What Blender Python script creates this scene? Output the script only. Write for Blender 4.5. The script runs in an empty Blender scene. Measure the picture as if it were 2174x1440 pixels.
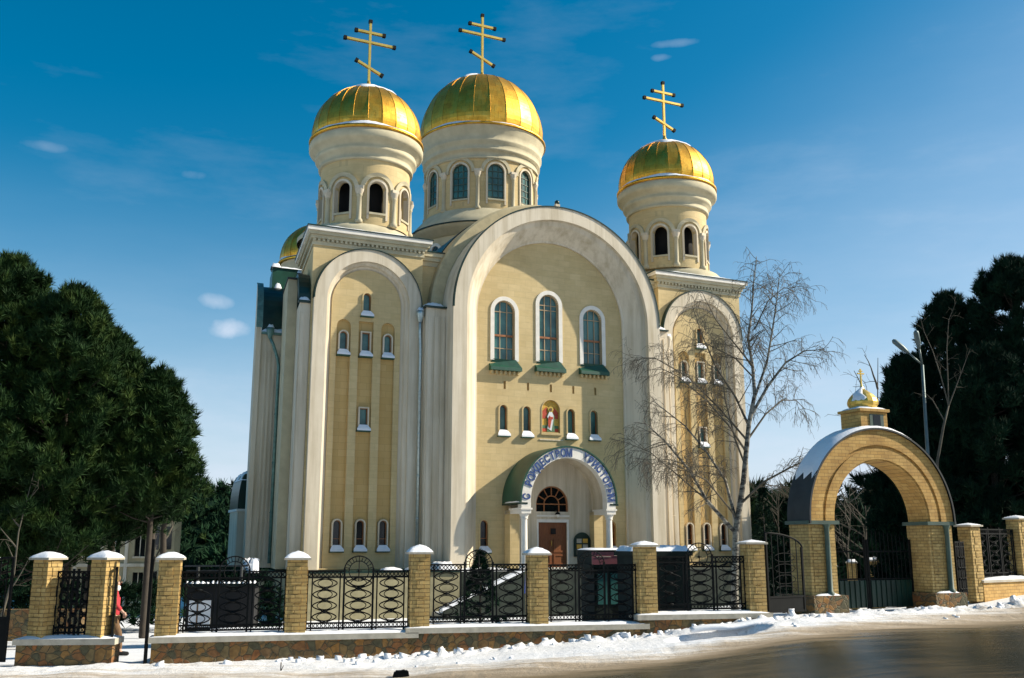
import bpy, bmesh, math, random
import numpy as np
from mathutils import Vector, Matrix
R = math.radians
PI = math.pi
scene = bpy.context.scene
col = scene.collection
random.seed(7)

# ---------------------------------------------------------------- camera
EYE = 2.4
cd = bpy.data.cameras.new("camera")
cd.sensor_width = 36.0
cd.lens = 2100.0 / 2174.0 * 36.0
cd.clip_start = 0.1
cd.clip_end = 3000
cam = bpy.data.objects.new("camera", cd)
col.objects.link(cam)
cam.location = (0, 0, EYE)
cam.rotation_euler = (R(90 + 11.7), 0, 0)
scene.camera = cam

# ---------------------------------------------------------------- light
SUN_AZ = 84.0      # degrees clockwise from +Y (the viewing direction)
SUN_EL = 33.0
world = bpy.data.worlds.new("World")
scene.world = world
world.use_nodes = True
wt = world.node_tree
for n in list(wt.nodes):
    wt.nodes.remove(n)
def wn(t, **k):
    n = wt.nodes.new(t)
    for a, b in k.items():
        setattr(n, a, b)
    return n
out = wn('ShaderNodeOutputWorld')
bg = wn('ShaderNodeBackground')
bg.inputs['Strength'].default_value = 0.073
sky = wn('ShaderNodeTexSky', sky_type='NISHITA', sun_disc=False)
sky.sun_elevation = R(SUN_EL)
sky.sun_rotation = R(SUN_AZ)
sky.altitude = 800
sky.air_density = 1.0
sky.dust_density = 1.2
sky.ozone_density = 2.5
hs = wn('ShaderNodeHueSaturation')
hs.inputs['Hue'].default_value = 0.481
hs.inputs['Saturation'].default_value = 1.48
hs.inputs['Value'].default_value = 1.17
wt.links.new(sky.outputs[0], hs.inputs['Color'])
# clouds: thin veils and two small puffs, placed by sky direction
tc = wn('ShaderNodeTexCoord')
def wmath(op, a, b=None, c=None):
    n = wn('ShaderNodeMath', operation=op)
    for i, x in enumerate((a, b, c)):
        if x is None: continue
        if isinstance(x, (int, float)): n.inputs[i].default_value = x
        else: wt.links.new(x, n.inputs[i])
    return n.outputs[0]
mp = wn('ShaderNodeMapping')
mp.inputs['Scale'].default_value = (3.0, 3.0, 11.0)
wt.links.new(tc.outputs['Generated'], mp.inputs['Vector'])
nz = wn('ShaderNodeTexNoise')
nz.inputs['Scale'].default_value = 1.3
nz.inputs['Detail'].default_value = 7
nz.inputs['Roughness'].default_value = 0.6
wt.links.new(mp.outputs[0], nz.inputs['Vector'])
nz2 = wn('ShaderNodeTexNoise')
nz2.inputs['Scale'].default_value = 38
nz2.inputs['Detail'].default_value = 5
wt.links.new(tc.outputs['Generated'], nz2.inputs['Vector'])
sep = wn('ShaderNodeSeparateXYZ')
wt.links.new(tc.outputs['Generated'], sep.inputs[0])
vx, vy, vz = sep.outputs[0], sep.outputs[1], sep.outputs[2]
veil = wmath('MULTIPLY', wmath('MAXIMUM', wmath('SUBTRACT', nz.outputs['Fac'], 0.53), 0.0), 0.38)
def pixdir(px, py):
    a = (px - 1087) / 2100.0
    b = (720 - py) / 2100.0
    p = R(11.7)
    v = Vector((a, math.cos(p) - b * math.sin(p), math.sin(p) + b * math.cos(p)))
    return v.normalized()
total = veil
for (px, py, rx, rz, amp) in ((487, 697, .030, .012, 0.62), (455, 640, .022, .011, 0.42), (1440, 92, .034, .005, 0.25), (1405, 122, .014, .004, 0.2), (410, 372, .016, .006, 0.18), (90, 310, .022, .006, 0.16)):
    d = pixdir(px, py)
    dx = wmath('DIVIDE', wmath('SUBTRACT', vx, d.x), rx)
    dz = wmath('DIVIDE', wmath('SUBTRACT', vz, d.z), rz)
    rr = wmath('ADD', wmath('MULTIPLY', dx, dx), wmath('MULTIPLY', dz, dz))
    m = wmath('SUBTRACT', 1.55, wmath('ADD', rr, wmath('MULTIPLY', nz2.outputs['Fac'], 1.9)))
    # only in the half of the sky ahead
    m = wmath('MULTIPLY', wmath('MINIMUM', wmath('MAXIMUM', m, 0.0), 1.0), wmath('GREATER_THAN', vy, 0.0))
    total = wmath('ADD', total, wmath('MULTIPLY', m, amp))
# pale winter air low over the horizon
kk = wmath('SUBTRACT', 2.7, wmath('MULTIPLY', wmath('MAXIMUM', vx, 0.0), 2.5))
low = wmath('POWER', wmath('MAXIMUM', wmath('SUBTRACT', 1.0, wmath('MULTIPLY', wmath('ABSOLUTE', vz), kk)), 0.0), 1.7)
total = wmath('ADD', total, wmath('MULTIPLY', low, wmath('ADD', .55, wmath('MULTIPLY', nz.outputs['Fac'], .9))))
total = wmath('MINIMUM', total, 0.92)
mix = wn('ShaderNodeMix', data_type='RGBA')
wt.links.new(total, mix.inputs['Factor'])
wt.links.new(hs.outputs['Color'], mix.inputs['A'])
mix.inputs['B'].default_value = (6.6, 7.4, 8.7, 1)
wt.links.new(mix.outputs['Result'], bg.inputs['Color'])
wt.links.new(bg.outputs[0], out.inputs['Surface'])

sl = bpy.data.lights.new("sun", 'SUN')
sl.energy = 5.0
sl.angle = R(0.5)
sl.color = (1.0, 0.91, 0.75)
sun = bpy.data.objects.new("sun", sl)
col.objects.link(sun)
sd = Vector((math.sin(R(SUN_AZ)) * math.cos(R(SUN_EL)), math.cos(R(SUN_AZ)) * math.cos(R(SUN_EL)), math.sin(R(SUN_EL))))
sun.rotation_euler = sd.to_track_quat('Z', 'Y').to_euler()
sun.location = sd * 100

vs = scene.view_settings
vs.view_transform = 'Standard'
vs.look = 'None'
vs.exposure = 0.6
vs.gamma = 1.0
scene.cycles.max_bounces = 5
scene.cycles.transparent_max_bounces = 6

# ---------------------------------------------------------------- materials
class NT:
    def __init__(s, name):
        s.m = bpy.data.materials.new(name)
        s.m.use_nodes = True
        s.t = s.m.node_tree
        s.b = s.t.nodes['Principled BSDF']
        s.tc = s.n('ShaderNodeTexCoord')
        s.P = s.tc.outputs['Object']
    def n(s, t, **k):
        n = s.t.nodes.new(t)
        for a, b in k.items(): setattr(n, a, b)
        return n
    def set(s, sock, v):
        if isinstance(v, (int, float)): sock.default_value = v
        elif isinstance(v, tuple): sock.default_value = v if len(v) == 4 or sock.type == 'VECTOR' else (*v, 1)
        else: s.t.links.new(v, sock)
    def math(s, op, a, b=0.0, c=0.0):
        n = s.n('ShaderNodeMath', operation=op)
        s.set(n.inputs[0], a); s.set(n.inputs[1], b); s.set(n.inputs[2], c)
        return n.outputs[0]
    def noise(s, scale, detail=4, rough=.55, vec=None, stretch=None):
        n = s.n('ShaderNodeTexNoise')
        n.inputs['Scale'].default_value = scale
        n.inputs['Detail'].default_value = detail
        n.inputs['Roughness'].default_value = rough
        v = vec or s.P
        if stretch:
            m = s.n('ShaderNodeMapping'); m.inputs['Scale'].default_value = stretch
            s.t.links.new(v, m.inputs[0]); v = m.outputs[0]
        s.t.links.new(v, n.inputs['Vector'])
        return n.outputs['Fac']
    def ramp(s, f, *stops):
        n = s.n('ShaderNodeValToRGB')
        e = n.color_ramp.elements
        while len(e) > 2: e.remove(e[-1])
        for i, (p, c) in enumerate(stops):
            if i >= 2: e.new(p)
            e[i].position = p
            e[i].color = (*c, 1) if isinstance(c, tuple) else (c, c, c, 1)
        s.set(n.inputs[0], f)
        return n.outputs[0]
    def mix(s, f, a, b, bt='MIX'):
        n = s.n('ShaderNodeMix', data_type='RGBA', blend_type=bt)
        s.set(n.inputs['Factor'], f); s.set(n.inputs['A'], a); s.set(n.inputs['B'], b)
        return n.outputs['Result']
    def bump(s, h, strength=.3, dist=.02):
        n = s.n('ShaderNodeBump')
        n.inputs['Strength'].default_value = strength
        n.inputs['Distance'].default_value = dist
        s.set(n.inputs['Height'], h)
        s.t.links.new(n.outputs[0], s.b.inputs['Normal'])
    def wallvec(s):   # (x+y, z): courses run level on every upright face
        sp = s.n('ShaderNodeSeparateXYZ'); s.t.links.new(s.P, sp.inputs[0])
        cb = s.n('ShaderNodeCombineXYZ')
        s.t.links.new(s.math('ADD', sp.outputs[0], sp.outputs[1]), cb.inputs[0])
        s.t.links.new(sp.outputs[2], cb.inputs[1])
        return cb.outputs[0]
    def brick(s, c1, c2, cm, w, h, mortar=.01, bias=0.0, vec=None, smooth=.1):
        n = s.n('ShaderNodeTexBrick')
        s.t.links.new(vec or s.wallvec(), n.inputs['Vector'])
        n.inputs['Scale'].default_value = 1.0
        s.set(n.inputs['Color1'], c1); s.set(n.inputs['Color2'], c2); s.set(n.inputs['Mortar'], cm)
        n.inputs['Mortar Size'].default_value = mortar
        n.inputs['Mortar Smooth'].default_value = smooth
        n.inputs['Bias'].default_value = bias
        n.inputs['Brick Width'].default_value = w
        n.inputs['Row Height'].default_value = h
        return n
    def fin(s, colr, rough=.8, metal=0.0, spec=None):
        s.set(s.b.inputs['Base Color'], colr)
        s.set(s.b.inputs['Roughness'], rough)
        s.set(s.b.inputs['Metallic'], metal)
        if spec is not None: s.b.inputs['Specular IOR Level'].default_value = spec
        return s.m

def mk_simple(name, c, rough=.6, metal=0.0, var=.12, scale=3.0, spec=None, bump=0.0):
    t = NT(name)
    f = t.noise(scale, 5)
    lo = tuple(x * (1 - var) for x in c); hi = tuple(min(1, x * (1 + var)) for x in c)
    c_ = t.ramp(f, (.3, lo), (.7, hi))
    if bump: t.bump(t.noise(scale * 8, 4), bump, .02)
    return t.fin(c_, rough, metal, spec)

M = {}
t = NT('yellow_stone')
b = t.brick((.57, .435, .215), (.62, .48, .25), (.51, .395, .205), .62, .31, .008)
st = t.noise(.55, 6, .65, stretch=(1, 1, .45))
fine = t.noise(2.2, 5, .6, stretch=(1, 1, 4))
c_ = t.mix(1.0, b.outputs['Color'], t.ramp(st, (.3, (.86, .84, .80)), (.7, (1.05, 1.05, 1.05))), 'MULTIPLY')
c_ = t.mix(1.0, c_, t.ramp(fine, (.25, (.90, .90, .88)), (.75, (1.05, 1.05, 1.05))), 'MULTIPLY')
t.bump(t.math('ADD', b.outputs['Fac'], t.math('MULTIPLY', t.noise(30), -.3)), .25, -.012)
M['yellow'] = t.fin(c_, .85)
t = NT('ochre_stone')
b = t.brick((.52, .34, .12), (.57, .38, .15), (.42, .28, .10), .62, .31, .007)
c_ = t.mix(1.0, b.outputs['Color'], t.ramp(t.noise(.8, 5, stretch=(1, 1, .3)), (.3, (.86, .84, .80)), (.7, (1.05, 1.05, 1.05))), 'MULTIPLY')
M['ochre'] = t.fin(c_, .85)
t = NT('cream_plaster')
streak = t.noise(1.0, 6, .65, stretch=(2.6, 2.6, .16))
pt = t.noise(.7, 5, .6)
c_ = t.mix(1.0, t.ramp(pt, (.3, (.61, .53, .40)), (.7, (.69, .61, .475))), t.ramp(streak, (.30, (.70, .66, .58)), (.58, (1, 1, 1))), 'MULTIPLY')
t.bump(t.noise(9, 6, .7), .12, .03)
M['cream'] = t.fin(c_, .85)
M['white'] = mk_simple('white_plaster', (.74, .70, .62), .75, var=.08)
M['plinthshade'] = mk_simple('shade_toned_plinth', (.27, .24, .14), .85, var=.2)  # yellow plinth darkened, the shade over it is put into the colour
M['plinthshade2'] = mk_simple('khaki_plaster', (.44, .37, .22), .85, var=.14)
M['darkstone'] = mk_simple('dark_base_stone', (.018, .026, .018), .9, var=.4, scale=2.5)
M['cornice'] = mk_simple('cornice_plaster', (.50, .44, .29), .85, var=.14, scale=1.5)
M['green'] = mk_simple('green_metal', (.009, .062, .040), .42, .1, var=.3, scale=1.2)
M['darkgreen'] = mk_simple('dark_green_metal', (.006, .028, .02), .35, .2, var=.35, scale=1.5)
M['sillgreen'] = mk_simple('sill_green_paint', (.006, .062, .036), .5, .0, var=.25, scale=4)
t = NT('gold_leaf')
sp = t.n('ShaderNodeSeparateXYZ'); t.t.links.new(t.P, sp.inputs[0])
ang = t.math('ARCTAN2', sp.outputs[1], sp.outputs[0])
cb = t.n('ShaderNodeCombineXYZ')
t.t.links.new(t.math('MULTIPLY', ang, 24 / (2 * PI)), cb.inputs[0])
t.t.links.new(t.math('MULTIPLY', sp.outputs[2], 2.6), cb.inputs[1])
br = t.brick((1, 1, 1), (0, 0, 0), (.5, .5, .5), .5, 1.0, .012, vec=cb.outputs[0], smooth=.4)
pan = t.math('MULTIPLY', br.outputs['Color'], 1.0)
wear = t.noise(1.6, 7, .7)
c_ = t.ramp(t.math('ADD', t.math('MULTIPLY', pan, .16), t.math('MULTIPLY', wear, .84)), (.25, (.42, .21, .03)), (.5, (.74, .40, .05)), (.75, (.90, .55, .10)))
spots = t.ramp(t.noise(7, 6, .75), (.32, (.35, .30, .2)), (.42, (1, 1, 1)))
c_ = t.mix(.8, c_, spots, 'MULTIPLY')
c_ = t.mix(t.math('MULTIPLY', br.outputs['Fac'], .55), c_, (.25, .14, .03))
t.bump(t.math('ADD', wear, t.math('MULTIPLY', pan, .25)), .22, .05)
M['gold'] = t.fin(c_, t.ramp(wear, (.3, .55), (.7, .38)), 1.0)
t = NT('gold_paint')
M['goldpaint'] = t.fin(t.ramp(t.noise(5), (.3, (.62, .40, .08)), (.7, (.80, .56, .14))), .38, .75)
t = NT('snow')
c_ = t.ramp(t.noise(2.2, 6), (.3, (.72, .74, .78)), (.7, (.82, .83, .85)))
t.bump(t.noise(14, 6, .7), .35, .04)
M['snow'] = t.fin(c_, .7)
M['iron'] = mk_simple('black_iron', (.004, .005, .005), .7, .0, var=.3, spec=.15)
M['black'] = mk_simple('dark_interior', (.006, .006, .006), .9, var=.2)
t = NT('teal_glass')
c_ = t.ramp(t.noise(1.1, 4), (.35, (.022, .075, .068)), (.65, (.06, .18, .16)))
M['glass'] = t.fin(c_, .22, 0, .6)
M['darkglass'] = mk_simple('dark_glass', (.006, .008, .008), .1, var=.4, spec=.5)
M['frame_wood'] = mk_simple('varnished_frame', (.30, .11, .03), .5, var=.25, scale=6)
M['frame_tan'] = mk_simple('tan_frame', (.42, .30, .17), .6, var=.15, scale=6)
t = NT('door_wood')
c_ = t.ramp(t.noise(3, 6, .7, stretch=(6, 6, .6)), (.3, (.13, .035, .008)), (.7, (.26, .085, .02)))
M['wood'] = t.fin(c_, .45)
t = NT('pillar_brick')
b = t.brick((.44, .295, .10), (.545, .395, .155), (.23, .16, .06), .26, .085, .008, bias=.0)
c_ = t.mix(1.0, b.outputs['Color'], t.ramp(t.noise(3.5, 6, .65), (.3, (.60, .55, .48)), (.65, (1.1, 1.07, 1.02))), 'MULTIPLY')
t.bump(b.outputs['Fac'], .8, -.012)
M['brick'] = t.fin(c_, .85)
t = NT('arch_stone')
b = t.brick((.50, .29, .08), (.60, .38, .125), (.26, .155, .05),   .26, .095, .006)
c_ = t.mix(1.0, b.outputs['Color'], t.ramp(t.noise(2.5, 6, .65), (.3, (.70, .66, .60)), (.65, (1.05, 1.05, 1.0))), 'MULTIPLY')
t.bump(b.outputs['Fac'], .6, -.01)
M['archstone'] = t.fin(c_, .85)
t = NT('flagstone')
v = t.n('ShaderNodeTexVoronoi', feature='F1'); v.inputs['Scale'].default_value = 5.6
ve = t.n('ShaderNodeTexVoronoi', feature='DISTANCE_TO_EDGE'); ve.inputs['Scale'].default_value = 5.6
mpn = t.n('ShaderNodeMapping'); mpn.inputs['Scale'].default_value = (1, .4, 1.15)
dis = t.n('ShaderNodeMix', data_type='RGBA', blend_type='ADD'); dis.inputs['Factor'].default_value = .22
nn = t.n('ShaderNodeTexNoise'); nn.inputs['Scale'].default_value = 3.5
t.t.links.new(t.P, nn.inputs['Vector']); t.t.links.new(t.P, dis.inputs['A']); t.t.links.new(nn.outputs['Color'], dis.inputs['B'])
t.t.links.new(dis.outputs['Result'], mpn.inputs[0])
t.t.links.new(mpn.outputs[0], v.inputs['Vector']); t.t.links.new(mpn.outputs[0], ve.inputs['Vector'])
sc_ = t.n('ShaderNodeSeparateColor'); t.t.links.new(v.outputs['Color'], sc_.inputs[0])
c_ = t.ramp(sc_.outputs[0], (0, (.13, .10, .04)), (.25, (.24, .10, .03)), (.5, (.16, .13, .06)), (.7, (.30, .15, .035)), (.85, (.09, .085, .045)))
c_ = t.mix(1.0, c_, t.ramp(t.noise(9, 6, .7), (.3, (.55, .5, .45)), (.7, (1.25, 1.2, 1.15))), 'MULTIPLY')
c_ = t.mix(t.ramp(ve.outputs['Distance'], (.01, .8), (.09, 0.0)), c_, (.10, .085, .045))
t.bump(t.ramp(ve.outputs['Distance'], (.0, 0.0), (.08, 1.0)), .8, .03)
M['flag'] = t.fin(c_, .85)
M['coping'] = mk_simple('concrete_coping', (.42, .38, .30), .85, var=.2, scale=5)
M['kiosk'] = mk_simple('dark_painted_steel', (.006, .012, .009), .75, var=.3, spec=.2)
M['burgundy'] = mk_simple('burgundy_sign', (.15, .04, .05), .5, var=.2)
M['poster'] = mk_simple('white_poster', (.78, .76, .72), .6, var=.08, scale=2)
M['bluepaint'] = mk_simple('blue_lettering_paint', (.015, .055, .20), .6, var=.35, scale=8)
M['tealpaint'] = mk_simple('teal_column_paint', (.05, .085, .065), .6, var=.25)
M['zinc'] = mk_simple('zinc_pipe', (.38, .46, .46), .35, .6, var=.2, scale=6)
M['pipegreen'] = mk_simple('teal_pipe', (.10, .20, .18), .4, .3, var=.3, scale=5)
M['greymetal'] = mk_simple('grey_roof_metal', (.022, .026, .026), .65, .0, var=.3)
M['lamp'] = mk_simple('lamp_steel', (.12, .16, .16), .5, .4, var=.2)
t = NT('pine_needles')
oi = t.noise(1.3, 3)
c_ = t.ramp(oi, (.3, (.005, .021, .005)), (.5, (.014, .042, .008)), (.7, (.045, .075, .012)))
M['pine'] = t.fin(c_, .75, 0, .2)
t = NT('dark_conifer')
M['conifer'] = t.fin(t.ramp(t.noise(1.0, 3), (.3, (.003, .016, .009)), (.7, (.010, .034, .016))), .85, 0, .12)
M['bark'] = mk_simple('dark_bark', (.045, .035, .025), .9, var=.3, scale=6)
t = NT('birch_bark')
c_ = t.ramp(t.noise(3.5, 5, .7, stretch=(1, 1, 2.2)), (.42, (.04, .035, .028)), (.56, (.28, .26, .21)))
M['birch'] = t.fin(c_, .8)
M['twig'] = mk_simple('birch_twigs', (.12, .10, .07), .9, var=.35, scale=3)
M['bare'] = mk_simple('grey_bare_wood', (.085, .075, .055), .9, var=.35, scale=3)
M['forest'] = mk_simple('far_forest', (.012, .035, .016), .95, var=.6, scale=.35, spec=.1)
M['housewall'] = mk_simple('old_house_plaster', (.38, .32, .19), .85, var=.2, scale=2)
M['skin'] = mk_simple('skin', (.50, .30, .21), .6, var=.08)
M['redcloth'] = mk_simple('red_cloth', (.50, .03, .04), .8, var=.15)
M['browncloth'] = mk_simple('brown_cloth', (.16, .09, .04), .85, var=.3, scale=9)
M['whitecloth'] = mk_simple('white_cloth', (.72, .72, .72), .8, var=.1)
M['iconred'] = mk_simple('icon_red', (.45, .05, .015), .6, var=.25, scale=12)
M['icongold'] = mk_simple('icon_gold', (.62, .36, .05), .5, .2, var=.25, scale=14)
M['icongreen'] = mk_simple('icon_green', (.08, .17, .08), .6, var=.3, scale=10)
M['bluecloth'] = mk_simple('blue_tarp', (.02, .10, .55), .6, var=.15)
def slush_mat(name, wet):
    """one ground look from clean snow (f<0) through trodden slush to wet asphalt (f>1)"""
    t = NT(name)
    geo = t.n('ShaderNodeNewGeometry')
    P = geo.outputs['Position']
    sp = t.n('ShaderNodeSeparateXYZ'); t.t.links.new(P, sp.inputs[0])
    X, Y = sp.outputs[0], sp.outputs[1]
    wy = t.math('ADD', 21.0, t.math('MULTIPLY', t.math('MAXIMUM', t.math('SUBTRACT', X, 3.0), 0.0), .56))
    dy = t.math('ADD', 17.5, t.math('MULTIPLY', X, .42))
    f = t.math('DIVIDE', t.math('SUBTRACT', wy, Y), t.math('MAXIMUM', t.math('SUBTRACT', wy, dy), 1.5))
    mpx = t.n('ShaderNodeMapping'); mpx.inputs['Rotation'].default_value = (0, 0, R(-22)); mpx.inputs['Scale'].default_value = (.16, 1.5, 1)
    t.t.links.new(P, mpx.inputs[0])
    def nz_(sc, det, ro, v):
        n = t.n('ShaderNodeTexNoise'); n.inputs['Scale'].default_value = sc; n.inputs['Detail'].default_value = det; n.inputs['Roughness'].default_value = ro
        t.t.links.new(v, n.inputs['Vector']); return n.outputs['Fac']
    tr = nz_(1.3, 7, .65, mpx.outputs[0])
    tr2 = nz_(4.5, 5, .6, mpx.outputs[0])
    g = nz_(9, 8, .7, P); gr = nz_(45, 4, .6, P)
    pat = nz_(.5, 3, .5, P)
    f = t.math('ADD', f, t.math('MULTIPLY', t.math('SUBTRACT', tr, .5), 1.1))
    f = t.math('ADD', f, t.math('MULTIPLY', t.math('SUBTRACT', tr2, .5), .55))
    f = t.math('ADD', f, t.math('MULTIPLY', t.math('SUBTRACT', g, .5), .30))
    c_ = t.ramp(f, (-.0, (.76, .76, .77)), (.14, (.64, .60, .55)), (.35, (.40, .32, .23)), (.68, (.20, .15, .09)), (.95, (.085, .068, .036)))
    far = t.ramp(t.math('ADD', t.math('SUBTRACT', f, .85), t.math('MULTIPLY', t.math('SUBTRACT', tr, .5), 1.4)), (.0, (1, 1, 1)), (.45, (.13, .20, .17)))
    c_ = t.mix(1.0, c_, far, 'MULTIPLY')
    brown = t.ramp(t.math('ADD', t.math('MULTIPLY', tr2, .6), t.math('MULTIPLY', pat, .4)), (.46, 0.0), (.60, .8))
    c_ = t.mix(t.math('MULTIPLY', brown, t.math('GREATER_THAN', f, .9)), c_, (.075, .055, .026))
    c_ = t.mix(.75, c_, t.ramp(g, (.30, (.60, .52, .42)), (.43, (1, 1, 1))), 'MULTIPLY')
    c_ = t.mix(1.0, c_, t.ramp(gr, (.3, (.86, .86, .86)), (.7, (1.12, 1.12, 1.12))), 'MULTIPLY')
    if wet:
        t.bump(t.math('ADD', t.math('MULTIPLY', tr2, .7), t.math('MULTIPLY', g, .6)), .35, .04)
        w = t.math('ADD', f, t.math('MULTIPLY', t.math('SUBTRACT', pat, .5), 1.6))
        r = t.ramp(w, (.55, .92), (1.2, .27))
        return t.fin(c_, r, 0, .22)
    t.bump(t.math('ADD', g, t.math('MULTIPLY', tr, .6)), .6, .06)
    return t.fin(c_, .8)
M['road'] = slush_mat('wet_slushy_road', True)
M['verge'] = slush_mat('trodden_snow', False)

# ---------------------------------------------------------------- mesh builder
def curve_mesh(loops, ext):
    cu = bpy.data.curves.new("tmp", 'CURVE')
    cu.dimensions = '2D'; cu.fill_mode = 'BOTH'; cu.extrude = ext
    for lp in loops:
        s = cu.splines.new('POLY'); s.points.add(len(lp) - 1)
        for p, q in zip(s.points, lp): p.co = (q[0], q[1], 0, 1)
        s.use_cyclic_u = True
    o = bpy.data.objects.new("tmp", cu)
    me = bpy.data.meshes.new_from_object(o)
    bpy.data.objects.remove(o); bpy.data.curves.remove(cu)
    V = [tuple(v.co) for v in me.vertices]; Fc = [tuple(p.vertices) for p in me.polygons]
    bpy.data.meshes.remove(me)
    return V, Fc

class MB:
    def __init__(s):
        s.v = []; s.f = []; s.mi = []; s.sm = []; s.mats = []
        s.T = Matrix.Identity(4)
    def mat(s, key):
        m = M[key]
        if m not in s.mats: s.mats.append(m)
        return s.mats.index(m)
    def add(s, V, Fc, key, smooth=False, xf=None):
        k = len(s.v); mi = s.mat(key)
        T = s.T @ xf if xf is not None else s.T
        s.v += [tuple(T @ Vector(p)) for p in V]
        for f in Fc:
            s.f.append(tuple(i + k for i in f)); s.mi.append(mi); s.sm.append(smooth)
        return s
    def box(s, x0, x1, y0, y1, z0, z1, key, xf=None):
        V = [(x, y, z) for x in (x0, x1) for y in (y0, y1) for z in (z0, z1)]
        F_ = [(0, 1, 3, 2), (4, 6, 7, 5), (0, 4, 5, 1), (2, 3, 7, 6), (0, 2, 6, 4), (1, 5, 7, 3)]
        return s.add(V, F_, key, False, xf)
    def slab(s, loops, y0, y1, key, xf=None):
        V, F_ = curve_mesh(loops, (y1 - y0) / 2)
        ym = (y0 + y1) / 2
        V = [(x, ym - z, y) for x, y, z in V]
        return s.add(V, F_, key, False, xf)
    def loft(s, A, B, key, smooth=True, xf=None, closed=False):
        n = len(A); V = list(A) + list(B); F_ = []
        for i in range(n if closed else n - 1):
            j = (i + 1) % n
            F_.append((i, j, n + j, n + i))
        return s.add(V, F_, key, smooth, xf)
    def lathe(s, prof, n, key, c=(0, 0), smooth=True, xf=None, a0=0.0, a1=2 * PI):
        full = abs(a1 - a0 - 2 * PI) < 1e-6
        m = n if full else n + 1
        V = []; F_ = []
        for i in range(m):
            a = a0 + (a1 - a0) * i / n
            for r, z in prof: V.append((c[0] + r * math.cos(a), c[1] + r * math.sin(a), z))
        k = len(prof)
        for i in range(n):
            j = (i + 1) % m
            for q in range(k - 1):
                F_.append((i * k + q, j * k + q, j * k + q + 1, i * k + q + 1))
        return s.add(V, F_, key, smooth, xf)
    def tube(s, pts, rad, n, key, cap=True, xf=None, smooth=True):
        pts = [Vector(p) for p in pts]
        if isinstance(rad, (int, float)): rad = [rad] * len(pts)
        V = []; F_ = []
        up0 = None
        for i, p in enumerate(pts):
            d = (pts[min(i + 1, len(pts) - 1)] - pts[max(i - 1, 0)])
            if d.length < 1e-9: d = Vector((0, 0, 1))
            d.normalize()
            if up0 is None:
                up0 = Vector((0, 0, 1)) if abs(d.z) < .9 else Vector((1, 0, 0))
            a = d.cross(up0)
            if a.length < 1e-6: a = d.cross(Vector((0, 1, 0)))
            a.normalize(); b_ = a.cross(d).normalized(); up0 = b_
            for k in range(n):
                t_ = 2 * PI * k / n
                V.append(p + (a * math.cos(t_) + b_ * math.sin(t_)) * rad[i])
        for i in range(len(pts) - 1):
            for k in range(n):
                k2 = (k + 1) % n
                F_.append((i * n + k, i * n + k2, (i + 1) * n + k2, (i + 1) * n + k))
        if cap:
            F_.append(tuple(range(n))[::-1]); F_.append(tuple((len(pts) - 1) * n + k for k in range(n)))
        return s.add(V, F_, key, smooth, xf)
    def ball(s, c, r, key, n=10, m=6, squash=1.0, xf=None):
        prof = [(max(1e-4, r * math.sin(PI * i / m)), c[2] - r * squash * math.cos(PI * i / m)) for i in range(m + 1)]
        return s.lathe(prof, n, key, (c[0], c[1]), True, xf)
    def mound(s, x0, x1, y0, y1, z, h, key='snow', nx=8, ny=6, seed=0, xf=None, edge=.25):
        rnd = random.Random(seed); V = []; F_ = []
        for i in range(nx + 1):
            for j in range(ny + 1):
                a, b_ = i / nx, j / ny
                k = min(1, min(a, 1 - a) / edge) * min(1, min(b_, 1 - b_) / edge)
                k = math.sqrt(max(k, 0))
                border = i in (0, nx) or j in (0, ny)
                V.append((x0 + (x1 - x0) * a, y0 + (y1 - y0) * b_, z if border else z + h * k * (1 + rnd.uniform(-.18, .18))))
        for i in range(nx):
            for j in range(ny):
                q = i * (ny + 1) + j
                F_.append((q, q + ny + 1, q + ny + 2, q + 1))
        return s.add(V, F_, key, True, xf)
    def build(s, name, parent=None, loc=None, rz=0.0, recalc=True, origin=None):
        me = bpy.data.meshes.new(name)
        V = s.v
        if origin is not None:
            V = [(x - origin[0], y - origin[1], z - origin[2]) for x, y, z in V]
        me.from_pydata(V, [], s.f)
        for m in s.mats: me.materials.append(m)
        me.polygons.foreach_set('material_index', s.mi)
        me.polygons.foreach_set('use_smooth', s.sm)
        if recalc:
            bm = bmesh.new(); bm.from_mesh(me)
            bmesh.ops.recalc_face_normals(bm, faces=bm.faces)
            bm.to_mesh(me); bm.free()
        me.update()
        o = bpy.data.objects.new(name, me)
        col.objects.link(o)
        if parent is not None: o.parent = parent
        if loc is not None: o.location = loc
        elif origin is not None: o.location = origin
        o.rotation_euler.z = rz
        return o

def tag(o, label=None, cat=None, group=None, kind=None):
    if label: o['label'] = label
    if cat and not kind: kind = 'thing'
    if cat: o['category'] = cat
    if group: o['group'] = group
    if kind: o['kind'] = kind
    return o
def empty(name, loc=(0, 0, 0), rz=0.0, **k):
    o = bpy.data.objects.new(name, None); col.objects.link(o)
    o.location = loc; o.rotation_euler.z = rz
    o.empty_display_size = .3
    return tag(o, **k)
KIDS = {}
def dup(o, parent=None, loc=None, rz=None):
    c = o.copy(); col.objects.link(c)
    if parent is not None: c.parent = parent
    if loc is not None: c.location = loc
    if rz is not None: c.rotation_euler.z = rz
    for ch in [x for x in o.children if x.name in col.objects]:
        if ch == c: continue
        dup(ch, c)
    return c
def arcpts(cx, cz, r, n=28, a0=0.0, a1=PI):
    return [(cx + r * math.cos(a0 + (a1 - a0) * i / n), cz + r * math.sin(a0 + (a1 - a0) * i / n)) for i in range(n + 1)]
def archloop(cx, hw, z0, zs, n=24):          # arched opening
    return [(cx - hw, z0), (cx + hw, z0)] + arcpts(cx, zs, hw, n)
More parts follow.
